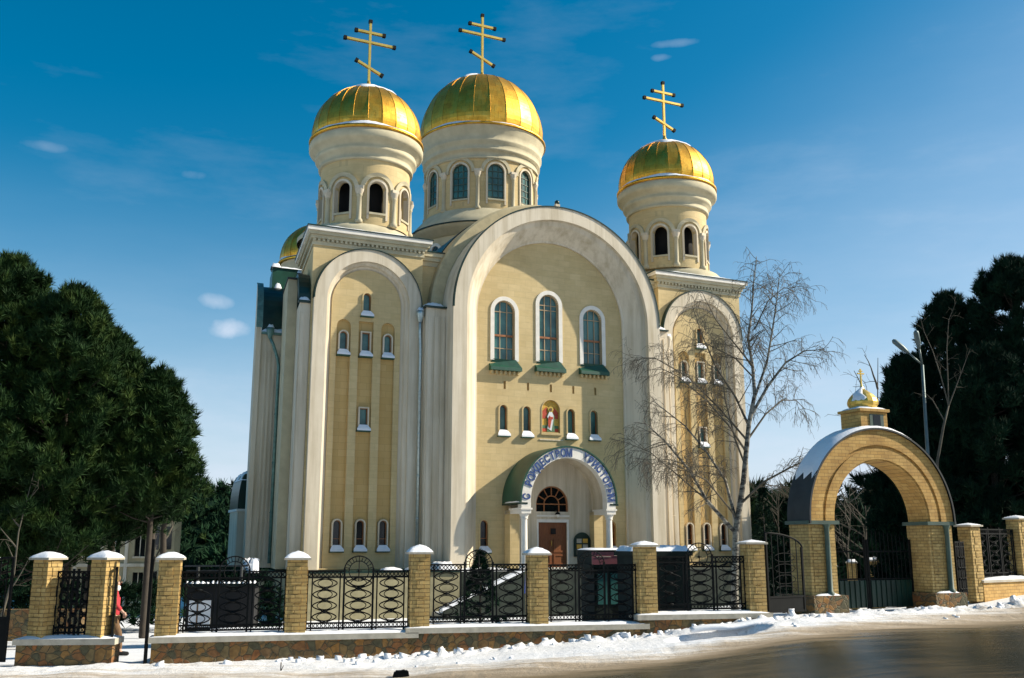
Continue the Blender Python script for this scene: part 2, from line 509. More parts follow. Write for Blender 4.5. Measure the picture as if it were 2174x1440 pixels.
def bandloop(cx, ro, ri, zs, z0, n=40):      # arched band with legs
    return [(cx + ri, z0), (cx + ro, z0)] + arcpts(cx, zs, ro, n) + [(cx - ro, z0), (cx - ri, z0)] + arcpts(cx, zs, ri, n, PI, 0)
def rect(x0, x1, z0, z1): return [(x0, z0), (x1, z0), (x1, z1), (x0, z1)]
def legarc(cx, r, zs, z0, y, n=40):
    return [(cx + r, y, z0)] + [(x, y, z) for x, z in arcpts(cx, zs, r, n)] + [(cx - r, y, z0)]
# ---------------------------------------------------------------- church
A = R(24.5)
CO = (21.75 * math.cos(A) - 41.9 * math.sin(A), 21.75 * math.sin(A) + 41.9 * math.cos(A), EYE - 1.1)
church = empty("church", CO, A, label="cream and yellow orthodox church with golden domes and a great arched front", cat="church")

def window(parent, cx, hw, z0, zs, y, arched=True, frame='frame_wood', nv=1, hz=(), glass='glass', trim=0.0, trimkey='white', sill=None, fw=.05, name='window', sillh=.3, xf=None, bar=.03):
    """glass set back .18 behind the wall plane y; frame, trim and sill as sub-parts"""
    lp = archloop(cx, hw + .01, z0, zs, 14) if arched else rect(cx - hw - .01, cx + hw + .01, z0, zs)
    g = MB()
    if xf is not None: g.T = xf
    g.slab([lp], y + .17, y + .19, glass)
    w = g.build(name, parent)
    f = MB()
    if xf is not None: f.T = xf
    inner = archloop(cx, hw - fw, z0 + fw, zs, 14) if arched else rect(cx - hw + fw, cx + hw - fw, z0 + fw, zs - fw)
    f.slab([lp, inner], y + .11, y + .165, frame)
    top = (lambda x: zs + math.sqrt(max(0, (hw - fw) ** 2 - (x - cx) ** 2))) if arched else (lambda x: zs - fw)
    for i in range(nv):
        x = cx - hw + 2 * hw * (i + 1) / (nv + 1)
        f.box(x - bar / 2, x + bar / 2, y + .125, y + .163, z0 + fw - .01, top(x) + .01, frame)
    for z in hz:
        h = hw - fw + .01 if z <= zs or not arched else math.sqrt(max(0, (hw - fw) ** 2 - (z - zs) ** 2))
        f.box(cx - h, cx + h, y + .128, y + .160, z - bar / 2, z + bar / 2, frame)
    f.build('window_frame', w)
    if trim:
        r_ = MB()
        if xf is not None: r_.T = xf
        if arched:
            r_.slab([bandloop(cx, hw + trim, hw, zs, z0, 18)], y - .05, y + .10, trimkey)
        else:
            r_.slab([rect(cx - hw - trim, cx + hw + trim, z0, zs + trim), rect(cx - hw, cx + hw, z0 - .05, zs)], y - .04, y + .10, trimkey)
        r_.build('window_trim', w)
    if sill == 'snow':
        r_ = MB()
        if xf is not None: r_.T = xf
        a, h = hw + .13, .12
        r_.box(cx - a, cx + a, y - .16, y + .12, z0 - sillh, z0 - sillh + .05, 'sillgreen')
        h = .10
        V = [(cx - a, y - .17, z0 - sillh + .05), (cx + a, y - .17, z0 - sillh + .05), (cx + a, y - .16, z0 - sillh + h + .04), (cx - a, y - .16, z0 - sillh + h + .04),
             (cx + hw, y - .02, z0 + .05), (cx - hw, y - .02, z0 + .05), (cx + hw + .04, y + .0, z0 - sillh + .05), (cx - hw - .04, y + .0, z0 - sillh + .05)]
        r_.add(V, [(0, 1, 2, 3), (3, 2, 4, 5), (1, 6, 4, 2), (0, 3, 5, 7)], 'snow')
        r_.build('window_sill', w)
    if sill == 'green':
        r_ = MB()
        if xf is not None: r_.T = xf
        a, t_ = hw + .27, hw + .04
        zt, zb = z0 + .06, z0 - .52
        V = [(cx - a, y - .30, zb), (cx + a, y - .30, zb), (cx - a, y - .29, zb + .16), (cx + a, y - .29, zb + .16), (cx - t_ , y - .06, zt), (cx + t_, y - .06, zt), (cx - a, y + .02, zb), (cx + a, y + .02, zb), (cx - a + .03, y + .02, zb + .35), (cx + a - .03, y + .02, zb + .35)]
        r_.add(V, [(0, 1, 3, 2), (2, 3, 9, 5, 4, 8), (0, 2, 8, 6), (1, 7, 9, 3), (0, 6, 7, 1)], 'sillgreen')
        for k in range(7):
            x = cx - a + .12 + (2 * a - .24) * k / 6
            r_.box(x - .05, x + .05, y - .16, y + .01, zb - .17, zb - .003, 'yellow')
        r_.build('window_sill', w)
    return w

# --- central bay -------------------------------------------------
ZS = 11.95
b = MB()
b.slab([bandloop(0, 5.65, 4.95, ZS, 0, 64)], 0.0, 1.5, 'cream')
b.build('arch_band', church)
b = MB()    # splayed inner faces stepping back to the wall
b.loft(legarc(0, 4.95, ZS, 0, .22, 64), legarc(0, 4.72, ZS, 0, .30, 64), 'cream')
b.loft(legarc(0, 4.72, ZS, 0, .30, 64), legarc(0, 4.12, ZS, 0, .98, 64), 'cream')
b.loft(legarc(0, 4.12, ZS, 0, .98, 64), legarc(0, 4.04, ZS, 0, 1.0, 64), 'cream')
b.loft(legarc(0, 4.04, ZS, 0, 1.0, 64), legarc(0, 4.04, ZS, 0, 1.12, 64), 'cream')
b.build('arch_reveal', church, recalc=False)
W3 = [(-2.56, .55, 9.78, 12.22), (-.14, .54, 9.88, 12.78), (2.32, .54, 9.92, 12.25)]
SW = [(-2.61, .20), (-1.37, .20), (1.04, .20), (2.33, .20)]
b = MB()
holes = [archloop(0, 4.1, 0, ZS, 48)]
for cx, hw, z0, zs in W3: holes.append(archloop(cx, hw, z0, zs, 16))
for cx, hw in SW: holes.append(archloop(cx, hw, 6.38, 7.42, 12))
for k in range(5): holes.append(rect(-2.54 + 1.245 * k - .06, -2.54 + 1.245 * k + .06, 8.4, 8.78))
for cx in (-3.58, 3.25): holes.append(archloop(cx, .2, .95, 1.98, 12))
holes.append(archloop(-.06, .49, 6.42, 7.52, 14))
b.slab(holes, 1.1, 1.4, 'yellow')
for k in range(5): b.box(-2.54 + 1.245 * k - .06, -2.54 + 1.245 * k + .06, 1.22, 1.3, 8.4, 8.78, 'ochre')
b.build('arch_wall', church)
for i, (cx, hw, z0, zs) in enumerate(W3):
    hz = [z0 + .62, z0 + 1.25] + ([zs - .25, zs] if i == 1 else [zs])
    w = window(church, cx, hw, z0, zs, 1.1, nv=2, hz=hz, trim=.2, sill='green', frame='frame_tan', fw=.045, bar=.035)
    f = MB(); z = z0 + 1.25
    f.box(cx - hw + .04, cx + hw - .04, 1.20, 1.222, z - .05, z + .05, 'frame_wood'); f.build('transom', w)
for cx, hw in SW:
    window(church, cx, hw, 6.38, 7.42, 1.1, nv=0, trim=.07, trimkey='yellow', sill='snow', fw=.035)
for cx in (-3.58, 3.25):
    window(church, cx, .2, .95, 1.98, 1.1, nv=0, hz=(1.35,), trim=.06, trimkey='yellow', sill='snow', glass='darkglass', fw=.035)
# mosaic icon of a robed figure: generic
b = MB()
b.slab([archloop(-.06, .49, 6.42, 7.52, 16)], 1.10, 1.14, 'icongold')
b.slab([rect(-.50, -.28, 6.5, 7.4)], 1.09, 1.098, 'icongold'); b.slab([rect(.16, .38, 6.5, 7.4)], 1.09, 1.098, 'icongold')
for s_ in (-1, 1):
    c = -.06 + s_ * .30
    b.slab([[(c - .12, 7.10), (c + .12, 7.10), (c + .13 , 7.40), (c - s_ * .10, 7.66), (c - .13, 7.45)]], 1.075, 1.088, 'iconred')
    b.slab([rect(c - .14, c + .14, 6.62, 6.76)], 1.072, 1.086, 'icongreen')
    b.slab([rect(c - .14, c + .14, 6.46, 6.61)], 1.072, 1.086, 'iconred')
b.slab([[(-.26, 6.45), (.17, 6.45), (.13, 6.95), (.17, 7.2), (.04, 7.42), (-.15, 7.42), (-.28, 7.2), (-.22, 6.95)]], 1.05, 1.07, 'icongreen')
b.slab([[(-.24, 6.62), (-.02, 6.50), (.08, 7.0), (.10, 7.25), (.02, 7.42), (-.13, 7.42), (-.24, 7.18), (-.16, 7.0)]], 1.035, 1.049, 'whitecloth')
b.slab([[(-.20, 6.72), (-.10, 6.62), (-.02, 7.02), (-.1, 7.25), (-.2, 7.1)]], 1.02, 1.034, 'iconred')
b.slab([rect(-.13, .06, 7.06, 7.18)], 1.012, 1.03, 'iconred')
b.slab([arcpts(-.05, 7.55, .15, 16, 0, 2 * PI)[:-1]], 1.04, 1.06, 'goldpaint')
b.slab([arcpts(-.05, 7.54, .08, 12, 0, 2 * PI)[:-1]], 1.02, 1.038, 'browncloth')
b.slab([bandloop(-.06, .53, .485, 7.52, 6.40, 20)], .975, 1.06, 'yellow')
b.box(-.62, .5, .93, 1.01, 6.28, 6.38, 'yellow')
b.box(-.70, .58, .96, 1.01, 6.02, 6.07, 'cream')
b.v = [(x, y + .1, z) for x, y, z in b.v]
b.build('mosaic_icon', church)
# barrel vault roof of the bay
b = MB()
b.loft(legarc(0, 5.665, ZS, ZS, -.04, 64), legarc(0, 5.665, ZS, ZS, .10, 64), 'darkgreen')
b.loft(legarc(0, 5.665, ZS, ZS, -.04, 64), legarc(0, 5.60, ZS, ZS, -.04, 64), 'darkgreen')
b.slab([archloop(0, 5.4, ZS - .5, ZS, 48)], 10.8, 10.95, 'darkgreen')
for (r0, y0, r1, y1, kk) in ((5.66, 1.5, 6.12, 1.5, 'plinthshade2'), (6.12, 1.5, 6.22, 1.6, 'plinthshade2'), (6.22, 1.6, 6.22, 2.9, 'plinthshade2')):
    b.loft(legarc(0, r0, ZS, ZS + .1, y0, 56), legarc(0, r1, ZS, ZS + .1, y1, 56), kk)
b.loft(legarc(0, 6.27, ZS, ZS + .3, 2.8, 56), legarc(0, 6.27, ZS, ZS + .3, 10.9, 56), 'darkgreen')
b.loft(legarc(0, 6.27, ZS, ZS + .3, 2.8, 56), legarc(0, 5.7, ZS, ZS + .3, 2.8, 56), 'darkgreen')
# stiff outer ring of the rim on the roof, seen at the left of the arch
b.build('vault_roof', church, recalc=False)
b = MB()
b.mound(-.35, .35, .2, .9, 17.62, .10)
b.box(-.12, .12, .25, .45, 17.55, 17.85, 'cream'); b.ball((0, .35, 17.95), .13, 'darkgreen')
b.build('roof_finial', church)

# --- corner towers ------------------------------------------------
def skew(b, on=True):
    # the tower's outer flank is not quite square to the front
    if on: b.v = [(x + .13 * (y - 1.72) if x < -10.6 and y > 1.72 else x, y, z) for x, y, z in b.v]
    return b
def ring_bay(parent, cx, y, ro, ri, rw, zs, z0=0.0, back=.55, xf=None, key='cream'):
    b = MB()
    if xf is not None: b.T = xf
    b.slab([bandloop(cx, ro, ri, zs, z0, 40)], y, y + back, key)
    b.loft(legarc(cx, ri, zs, z0, y + .15, 40), legarc(cx, (ri + rw) / 2 + .05, zs, z0, y + .22, 40), key)
    b.loft(legarc(cx, (ri + rw) / 2 + .05, zs, z0, y + .22, 40), legarc(cx, (ri + rw) / 2, zs, z0, y + .38, 40), key)
    b.loft(legarc(cx, (ri + rw) / 2, zs, z0, y + .38, 40), legarc(cx, rw, zs, z0, y + .5, 40), key)
    b.build('arch_band', parent, recalc=False)
    b = MB()
    if xf is not None: b.T = xf
    b.loft(legarc(cx, ro + .02, zs, zs, y - .05, 40), legarc(cx, ro + .06, zs, zs, y + back, 40), 'darkgreen')
    b.loft(legarc(cx, ro + .02, zs, zs, y - .05, 40), legarc(cx, ro - .03, zs, zs, y - .05, 40), 'darkgreen')
    b.build('arch_flashing', parent, recalc=False)

def cross(parent, cx, cy, z0, s=1.0):
    b = MB()
    o = (cx, cy, z0)
    w = .055 * s
    H = 3.55 * s
    b.lathe([(.02, z0 - .3), (.17 * s, z0 - .1), (.13 * s, z0 + .05), (.10 * s, z0 + .16), (.17 * s, z0 + .27), (.17 * s, z0 + .36), (.09 * s, z0 + .46), (.08 * s, z0 + .6), (.01, z0 + .62)], 12, 'goldpaint', (cx, cy))
    b.box(cx - w, cx + w, cy - w, cy + w, z0 + .3 * s, z0 + H, 'goldpaint')
    def bar(x0, za, x1, zb, y=.0):
        L = math.hypot(x1 - x0, zb - za); a = math.atan2(zb - za, x1 - x0)
        X = Matrix.Translation((cx + (x0 + x1) / 2, cy, z0 + (za + zb) / 2)) @ Matrix.Rotation(-a, 4, 'Y')
        b.box(-L / 2, L / 2, -w - .006 - y, w + .006 + y, -w, w, 'goldpaint', X)
        for q in (-L / 2, L / 2): b.box(q - .075 * s, q + .075 * s, -w - .03, w + .03, -w - .03, w + .03, 'iron', X)
    bar(-1.2 * s, 2.55 * s, 1.2 * s, 2.55 * s, .002)
    bar(-.68 * s, 3.05 * s, .68 * s, 3.05 * s, .004)
    bar(-.62 * s, 1.52 * s, .62 * s, .98 * s, .006)
    b.box(cx - w - .03, cx + w + .03, cy - w - .03, cy + w + .03, z0 + H, z0 + H + .16 * s, 'iron')
    return b.build('cross', parent, origin=o)

def gold_dome(cx, cy, z0, r, h, cross_s=1.0, snow_dir=None, seed=0, crossz=0):
    n = 24
    prof = []
    m = 30
    for i in range(m + 1):
        t_ = i / m
        a = t_ * PI / 2
        rr = r * math.cos(a) ** .93 * (1 + .035 * math.sin(2 * a))
        if t_ < .12: rr -= r * .03 * (1 - t_ / .12) ** 2
        prof.append((max(rr, .015), h * math.sin(a)))
    b = MB()
    V = []; F_ = []
    k = len(prof)
    for i in range(n):       # flat gores
        for rr, z in prof:
            a = 2 * PI * i / n
            V.append((rr * math.cos(a), rr * math.sin(a), z))
    for i in range(n):
        j = (i + 1) % n
        for q in range(k - 1): F_.append((i * k + q, j * k + q, j * k + q + 1, i * k + q + 1))
    b.add(V, F_, 'gold', False)
    for i in range(n):       # standing seams
        a = 2 * PI * i / n
        ca, sa = math.cos(a), math.sin(a)
        pts = [((rr + .012) * ca, (rr + .012) * sa, z + .004) for rr, z in prof[:-2]]
        b.tube(pts, .009, 4, 'gold', smooth=False)
    o = b.build('dome', church, loc=(cx, cy, z0))
    # gilded lip and snow lying on it
    b = MB()
    b.lathe([(r * .9, 0.02), (r * 1.0, .03), (r * 1.045, -.02), (r * 1.045, -.12), (r * .9, -.14)], 64, 'gold')
    b.build('dome_lip', o)
    rnd = random.Random(seed)
    b = MB()
    N = 96; V = []; F_ = []
    for i in range(N):
        a = 2 * PI * i / N
        hgt = .15 * max(0.12, math.sin(3.1 * a + seed) * .35 + math.sin(7 * a + 2 * seed) * .25 + .75)
        for rr, z in ((.955, .03), (.965, .03 + hgt), (1.005, .03 + hgt * .8), (1.035, .01)):
            V.append((r * rr * math.cos(a), r * rr * math.sin(a), z + rnd.uniform(-.01, .01)))
    for i in range(N):
        for q in range(3): F_.append((i * 4 + q, ((i + 1) % N) * 4 + q, ((i + 1) % N) * 4 + q + 1, i * 4 + q + 1))
    b.add(V, F_, 'snow', True)
    if snow_dir:             # patches left on the crown of the dome
        for (a0, a1, e0, e1) in snow_dir:
            V = []; F_ = []; na, ne = 14, 7
            for i in range(na + 1):
                for j in range(ne + 1):
                    a = R(a0 + (a1 - a0) * i / na)
                    lo = e0 + 7 * math.sin(i * 1.3 + seed) * (1 if 0 < i < na else 1.0)
                    e = R(lo + (e1 - lo) * j / ne)
                    edge = i in (0, na) or j in (0, ne)
                    tt = e
                    rr = r * max(math.cos(tt), 0) ** .93 * (1 + .035 * math.sin(2 * tt)); z = h * math.sin(tt)
                    g = (.0 if edge else .09)
                    nv = Vector((math.cos(tt), 0, math.sin(tt)))
                    rr += (g - .005) * nv.x; z += (g - .005) * nv.z
                    V.append((rr * math.cos(a), rr * math.sin(a), z))
            for i in range(na):
                for j in range(ne):
                    q = i * (ne + 1) + j; F_.append((q, q + ne + 1, q + ne + 2, q + 1))
            b.add(V, F_, 'snow', True)
    b.build('dome_snow', o)
    if cross_s: cross(o, 0, 0, h - .06, cross_s)
    return o

def bent_wall(b, r, th, n, az0, hw, zb, zs, z0, z1, key, nseg=9):
    """cylinder wall of radius r, thickness th, with n arched openings"""
    A_ = 2 * PI / n; aw = hw / r
    for i in range(n):
        ac = az0 + i * A_
        xs = [-1 + 2 * q / (2 * nseg) for q in range(2 * nseg + 1)]
        angs = [ac - A_ / 2 + (A_ / 2 - aw) * q / 3 for q in range(4)]
        angs2 = [ac + aw + (A_ / 2 - aw) * q / 3 for q in range(4)]
        for seq in (angs, angs2):
            for p, q in zip(seq[:-1], seq[1:]):
                for rr in (r, r - th):
                    b.add([(rr * math.cos(p), rr * math.sin(p), z0), (rr * math.cos(q), rr * math.sin(q), z0), (rr * math.cos(q), rr * math.sin(q), z1), (rr * math.cos(p), rr * math.sin(p), z1)], [(0, 1, 2, 3)], key)
        top = []
        for x in xs: top.append((ac + aw * x, zs + hw * math.sqrt(max(0, 1 - x * x))))
        for (p, hp), (q, hq) in zip(top[:-1], top[1:]):
            for rr in (r, r - th):
                P_ = lambda a, z: (rr * math.cos(a), rr * math.sin(a), z)
                b.add([P_(p, hp), P_(q, hq), P_(q, z1), P_(p, z1)], [(0, 1, 2, 3)], key)
                b.add([P_(p, z0), P_(q, z0), P_(q, zb), P_(p, zb)], [(0, 1, 2, 3)], key)
            ro_, ri_ = r, r - th
            b.add([(ro_ * math.cos(p), ro_ * math.sin(p), hp), (ro_ * math.cos(q), ro_ * math.sin(q), hq), (ri_ * math.cos(q), ri_ * math.sin(q), hq), (ri_ * math.cos(p), ri_ * math.sin(p), hp)], [(0, 1, 2, 3)], key)
            b.add([(ro_ * math.cos(p), ro_ * math.sin(p), zb), (ro_ * math.cos(q), ro_ * math.sin(q), zb), (ri_ * math.cos(q), ri_ * math.sin(q), zb), (ri_ * math.cos(p), ri_ * math.sin(p), zb)], [(0, 1, 2, 3)], key)
        for sgn in (-1, 1):
            a = ac + sgn * aw
            b.add([(r * math.cos(a), r * math.sin(a), zb), ((r - th) * math.cos(a), (r - th) * math.sin(a), zb), ((r - th) * math.cos(a), (r - th) * math.sin(a), zs), (r * math.cos(a), r * math.sin(a), zs)], [(0, 1, 2, 3)], key)

def bendT(mb, r):   # bend a flat piece built in (x, y=-outward offset, z) round the z axis at radius r
    mb.v = [((r - y) * math.sin(x / r), -(r - y) * math.cos(x / r), z) for x, y, z in mb.v]

def drum(cx, cy, z0, z1, r, n, az_first, hw, zb, zs, dome_r, dome_z, dome_h, belfry, prof, cs, seed, snow):
    o = empty("drum", (cx, cy, 0)); o.parent = church
    b = MB()
    bent_wall(b, r, .28, n, az_first - PI / 2, hw, zb, zs, z0, z1, 'yellow')
    b.build('drum_wall', o, recalc=False)
    b = MB()
    b.lathe(prof, 72, 'cornice')
    b.build('drum_cornice', o)
    b = MB()
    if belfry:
        b.lathe([(.05, z0 + .1), (r * .66, z0 + .1), (r * .66, z1), (.05, z1)], 24, 'black')  # black core added so the openings look unlit inside
        b.build('belfry_dark_core', o)
    first = None; firstc = None
    for i in range(n):
        ang = az_first + i * 2 * PI / n
        if first is None:
            w = MB()
            # outer ochre archivolt and inner white band
            t1 = MB(); t1.slab([bandloop(0, hw + .42, hw + .22, zs, zs - .05, 20)], -.10, .02, 'cornice'); bendT(t1, r)
            t2 = MB(); t2.slab([bandloop(0, hw + .10, hw - .005, zs, zb - .35, 20)], -.07, .20, 'cream'); bendT(t2, r)
            t3 = MB(); t3.slab([rect(-hw + .01, hw - .01, zb - .10, zb)], -.09, .05, 'cornice'); bendT(t3, r)
            for q in (t1, t2, t3):
                k = len(w.v); w.v += q.v; mi = w.mat({0: 'cornice', 1: 'cream', 2: 'cornice'}[(t1, t2, t3).index(q)])
                w.f += [tuple(a + k for a in f) for f in q.f]; w.mi += [mi] * len(q.f); w.sm += [False] * len(q.f)
            w0 = w.build('drum_window', o); w0.rotation_euler.z = ang
            if not belfry:
                g = MB(); g.slab([archloop(0, hw + .02, zb, zs, 16)], -r + .14, -r + .16, 'glass')
                g.build('pane', w0) if False else None
                wf = MB(); wf.slab([archloop(0, hw + .02, zb, zs, 16)], -r + .16, -r + .175, 'glass')
                fr = wf
                for x in (-hw / 3, hw / 3): fr.box(x - .022, x + .022, -r + .12, -r + .158, zb, zs + hw * .9, 'tealpaint')
                for q in range(5):
                    z = zb + (zs - zb) * q / 4.2 + .15
                    fr.box(-hw, hw, -r + .118, -r + .157, z - .022, z + .022, 'tealpaint')
                fr.slab([bandloop(0, hw + .02, hw - .06, zs, zb, 16)], -r + .10, -r + .156, 'tealpaint')
                k = len(w.v)
                bpy.data.objects.remove(w0)
                w.v += fr.v; base = len(w.mats)
                mi_map = [w.mat([kk for kk in M if M[kk] == m_][0]) for m_ in fr.mats]
                w.f += [tuple(a + k for a in f) for f in fr.f]; w.mi += [mi_map[m_] for m_ in fr.mi]; w.sm += [False] * len(fr.f)
                w0 = w.build('drum_window', o); w0.rotation_euler.z = ang
            first = w0
            # half column with capital between two openings
            c_ = MB()
            c_.lathe([(.01, z0 + .02), (.19, z0 + .02), (.19, z0 + .18), (.13, z0 + .26), (.12, zs - .42), (.16, zs - .38), (.15, zs - .30)], 12, 'cornice', (0, -r - .02))
            c_.box(-.2, .2, -r - .2, -r + .1, zs - .05, zs + .1, 'cream')
            c_.lathe([(.13, zs - .34), (.2, zs - .18), (.23, zs - .05)], 12, 'cream', (0, -r - .02))
            cobj = c_.build('column', o); cobj.rotation_euler.z = ang + PI / n
            firstc = cobj
        else:
            w1 = first.copy(); col.objects.link(w1); w1.rotation_euler.z = ang
            c1 = firstc.copy(); col.objects.link(c1); c1.rotation_euler.z = ang + PI / n
    d = gold_dome(cx, cy, dome_z, dome_r, dome_h, cs, snow, seed)
    return o

def corner_tower(cx, sgn, belly_u, snow):
    T_ = empty("corner_tower", (0, 0, 0)); T_.parent = church
    hwid = 2.66
    yf = 1.5
    ring_bay(T_, cx, yf, 2.58, 1.98, 1.60, 12.07)
    b = MB()
    b.slab([rect(cx - hwid, cx + hwid, 0, 14.62), archloop(cx, 2.2, -.1, 12.07, 30)[0:0] or archloop(cx, 2.2, .05, 12.07, 30)], yf + .22, yf + .56, 'yellow')
    # side and back walls
    b.box(cx - hwid, cx + hwid, yf + .562, 7.1, 0, 14.62, 'yellow')
    skew(b, cx < 0).build('tower_wall', T_)
    # recessed wall with three tall strips
    cc = cx
    strips = [(cc - 1.06, .33), (cc, .35), (cc + 1.06, .36)]
    b = MB()
    holes = [archloop(cc, 1.66, .04, 12.07, 30)]
    holes.append(archloop(strips[0][0], .33, .72, 10.95, 12)); holes.append(archloop(strips[2][0], .33, .72, 10.95, 12))
    holes.append(rect(cc - .35, cc + .35, .72, 11.25))
    holes.append(archloop(cc, .185, 11.72, 12.42, 12))
    b.slab(holes, yf + .38, yf + .5, 'yellow')
    b.build('recess_wall', T_)
    holes = [rect(cc - 1.63, cc + 1.63, .06, 11.5)]
    wins = []
    for sx, _ in (strips[0], strips[2]): holes.append(archloop(sx, .18, 9.82, 10.52, 12)); wins.append((sx, .18, 9.82, 10.52, True))
    holes.append(rect(cc - .19, cc + .19, 9.82, 10.72)); wins.append((cc, .19, 9.82, 10.72, False))
    holes.append(rect(cc - .19, cc + .19, 6.38, 7.18)); wins.append((cc, .19, 6.38, 7.18, False))
    for sx, _ in strips: holes.append(archloop(sx, .18, 1.0, 1.95, 12)); wins.append((sx, .18, 1.0, 1.95, True))
    b = MB(); b.slab(holes, yf + .50, yf + .56, 'ochre')
    b.box(cc - 1.63, cc + 1.63, yf + .50, yf + .56, 11.502, 11.7, 'ochre')
    b.build('recess_panel', T_)
    window(T_, cc, .185, 11.72, 12.42, yf + .36, nv=0, trim=.06, trimkey='yellow', sill='snow', fw=.03, sillh=.28)
    for (x, hw, z0, zs, ar) in wins:
        low = z0 < 2
        window(T_, x, hw, z0, zs, yf + .44 - .06, arched=ar, nv=0, hz=((z0 + .32,) if low else ()), trim=.06, trimkey='cream', sill='snow', glass='darkglass' if low else 'glass', fw=.03, sillh=.28)
    # cornice
    b = MB()
    x0, x1 = cx - hwid, cx + hwid
    for (e, za, zb_) in ((.06, 14.62, 14.80), (.16, 14.92, 15.08), (.26, 15.08, 15.24), (.36, 15.24, 15.42)):
        b.box(x0 - e, x1 + e, yf + .22 - e, 7.1 + e, za, zb_ - .002, 'cornice' if za < 15.2 else 'white')
    b.box(x0 - .02, x1 + .02, yf + .2, 7.12, 14.798, 14.92, 'cornice')
    nd = 26
    for k in range(nd):
        x = x0 - .1 + (x1 - x0 + .2) * (k + .5) / nd
        b.box(x - .055, x + .055, yf + .08, yf + .2, 14.80, 14.915, 'cornice')
    skew(b, cx < 0).build('cornice', T_)
    b = MB()
    b.box(x0 - .40, x1 + .40, yf + .22 - .40, 7.5, 15.42, 15.47, 'darkgreen')
    zc = 15.47
    V = [(x0 - .4, yf - .18, zc), (x1 + .4, yf - .18, zc), (x1 + .4, 7.5, zc), (x0 - .4, 7.5, zc), (cx - 1.6, 2.9, zc + .42), (cx + 1.6, 2.9, zc + .42), (cx + 1.6, 6.0, zc + .42), (cx - 1.6, 6.0, zc + .42)]
    b.add(V, [(0, 1, 5, 4), (1, 2, 6, 5), (2, 3, 7, 6), (3, 0, 4, 7), (4, 5, 6, 7)], 'greymetal')
    b.mound(x0 - .36, x1 + .3, yf - .14, yf + .7, zc + .01, .10, nx=30, ny=4, seed=int(cx * 3) % 7)
    skew(b, cx < 0).build('tower_roof', T_)
    b = MB()
    b.lathe([(2.85, 15.48), (2.85, 15.70), (2.62, 15.95), (2.35, 16.02), (2.2, 16.05), (2.2, 15.5)], 48, 'cornice', (cx + (.0), 4.3))
    b.build('drum_skirt', T_)
    return T_

TL = corner_tower(-9.26, -1, 0, None)
TR = corner_tower(9.42, 1, 0, None)
# side kokoshnik of the left tower and its dark green roof strip
SX = Matrix.Rotation(R(-90), 4, 'Z')
def side_xf(u):           # maps local (x, y, z) so that x runs along -v and the front faces -u
    return Matrix.Translation((u, 0, 0)) @ Matrix(((0, 1, 0, 0), (-1, 0, 0, 0), (0, 0, 1, 0), (0, 0, 0, 1)))
# x_local = -v, y_local = u - u0
b = MB()
b.box(-12.42, -11.93, 1.85, 6.4, 0, 11.85, 'cream')
b.box(-12.36, -12.2, 1.80, 1.849, .3, 11.4, 'cream')
skew(b).build('side_arch_band', TL)
b = MB()
b.box(-12.88, -12.43, 3.4, 6.5, 0, 13.3, 'cornice')
b.box(-12.92, -12.42, 3.3, 6.5, 13.3, 13.38, 'greymetal')
skew(b).build('side_buttress', TL)
b = MB()
V = []; F_ = []
for k in range(9):
    a = PI / 2 * k / 8
    for u in (-12.48, -11.94): V.append((u, 1.82 + 2.3 * (1 - math.cos(a)), 11.95 + 1.75 * math.sin(a)))
for k in range(8): q = 2 * k; F_.append((q, q + 1, q + 3, q + 2))
F_.append(tuple(2 * k for k in range(9)) + ())
b.add(V, F_, 'darkgreen')
b.box(-12.50, -11.94, 1.72, 2.0, 11.85, 11.95, 'darkgreen')
b.mound(-12.48, -11.96, 1.70, 2.05, 11.95, .16, nx=6, ny=4)
b.mound(-12.5, -12.2, 3.3, 4.3, 13.62, .2, nx=4, ny=5)
skew(b).build('side_arch_flashing', TL, recalc=False)

def prof_s(z, r, R2):
    q = (R2 - r)
    return [(r - .05, z), (r + .13, z), (r + .15, z + .10), (r + .10, z + .13), (r + .12, z + .34), (r + q * .45, z + .44), (r + q * .52, z + .50), (r + q * .52, z + .60), (r + q * .45, z + .63), (r + q * .50, z + .78), (r + q * .86, z + .90), (R2 - .01, z + .96), (R2 + .02, z + 1.02), (R2 + .03, z + 1.22), (R2 - .02, z + 1.36), (R2 - .12, z + 1.46), (R2 - .5, z + 1.46)]
SN = [(-190, -60, 58, 86)]
def tower_drum(cx, seed):
    e = .22 if cx > 0 else 0.0
    return drum(cx, 3.9, 15.95, 19.6 + e, 2.2, 8, 0.0, .41, 16.55 + e / 2, 17.72 + e, 2.74, 20.78 + e, 2.98, True, prof_s(19.22 + e, 2.2, 2.82), 1.09, seed, [(-215, -25, 62, 88)])
tower_drum(-8.95, 1)
tower_drum(8.95, 2)
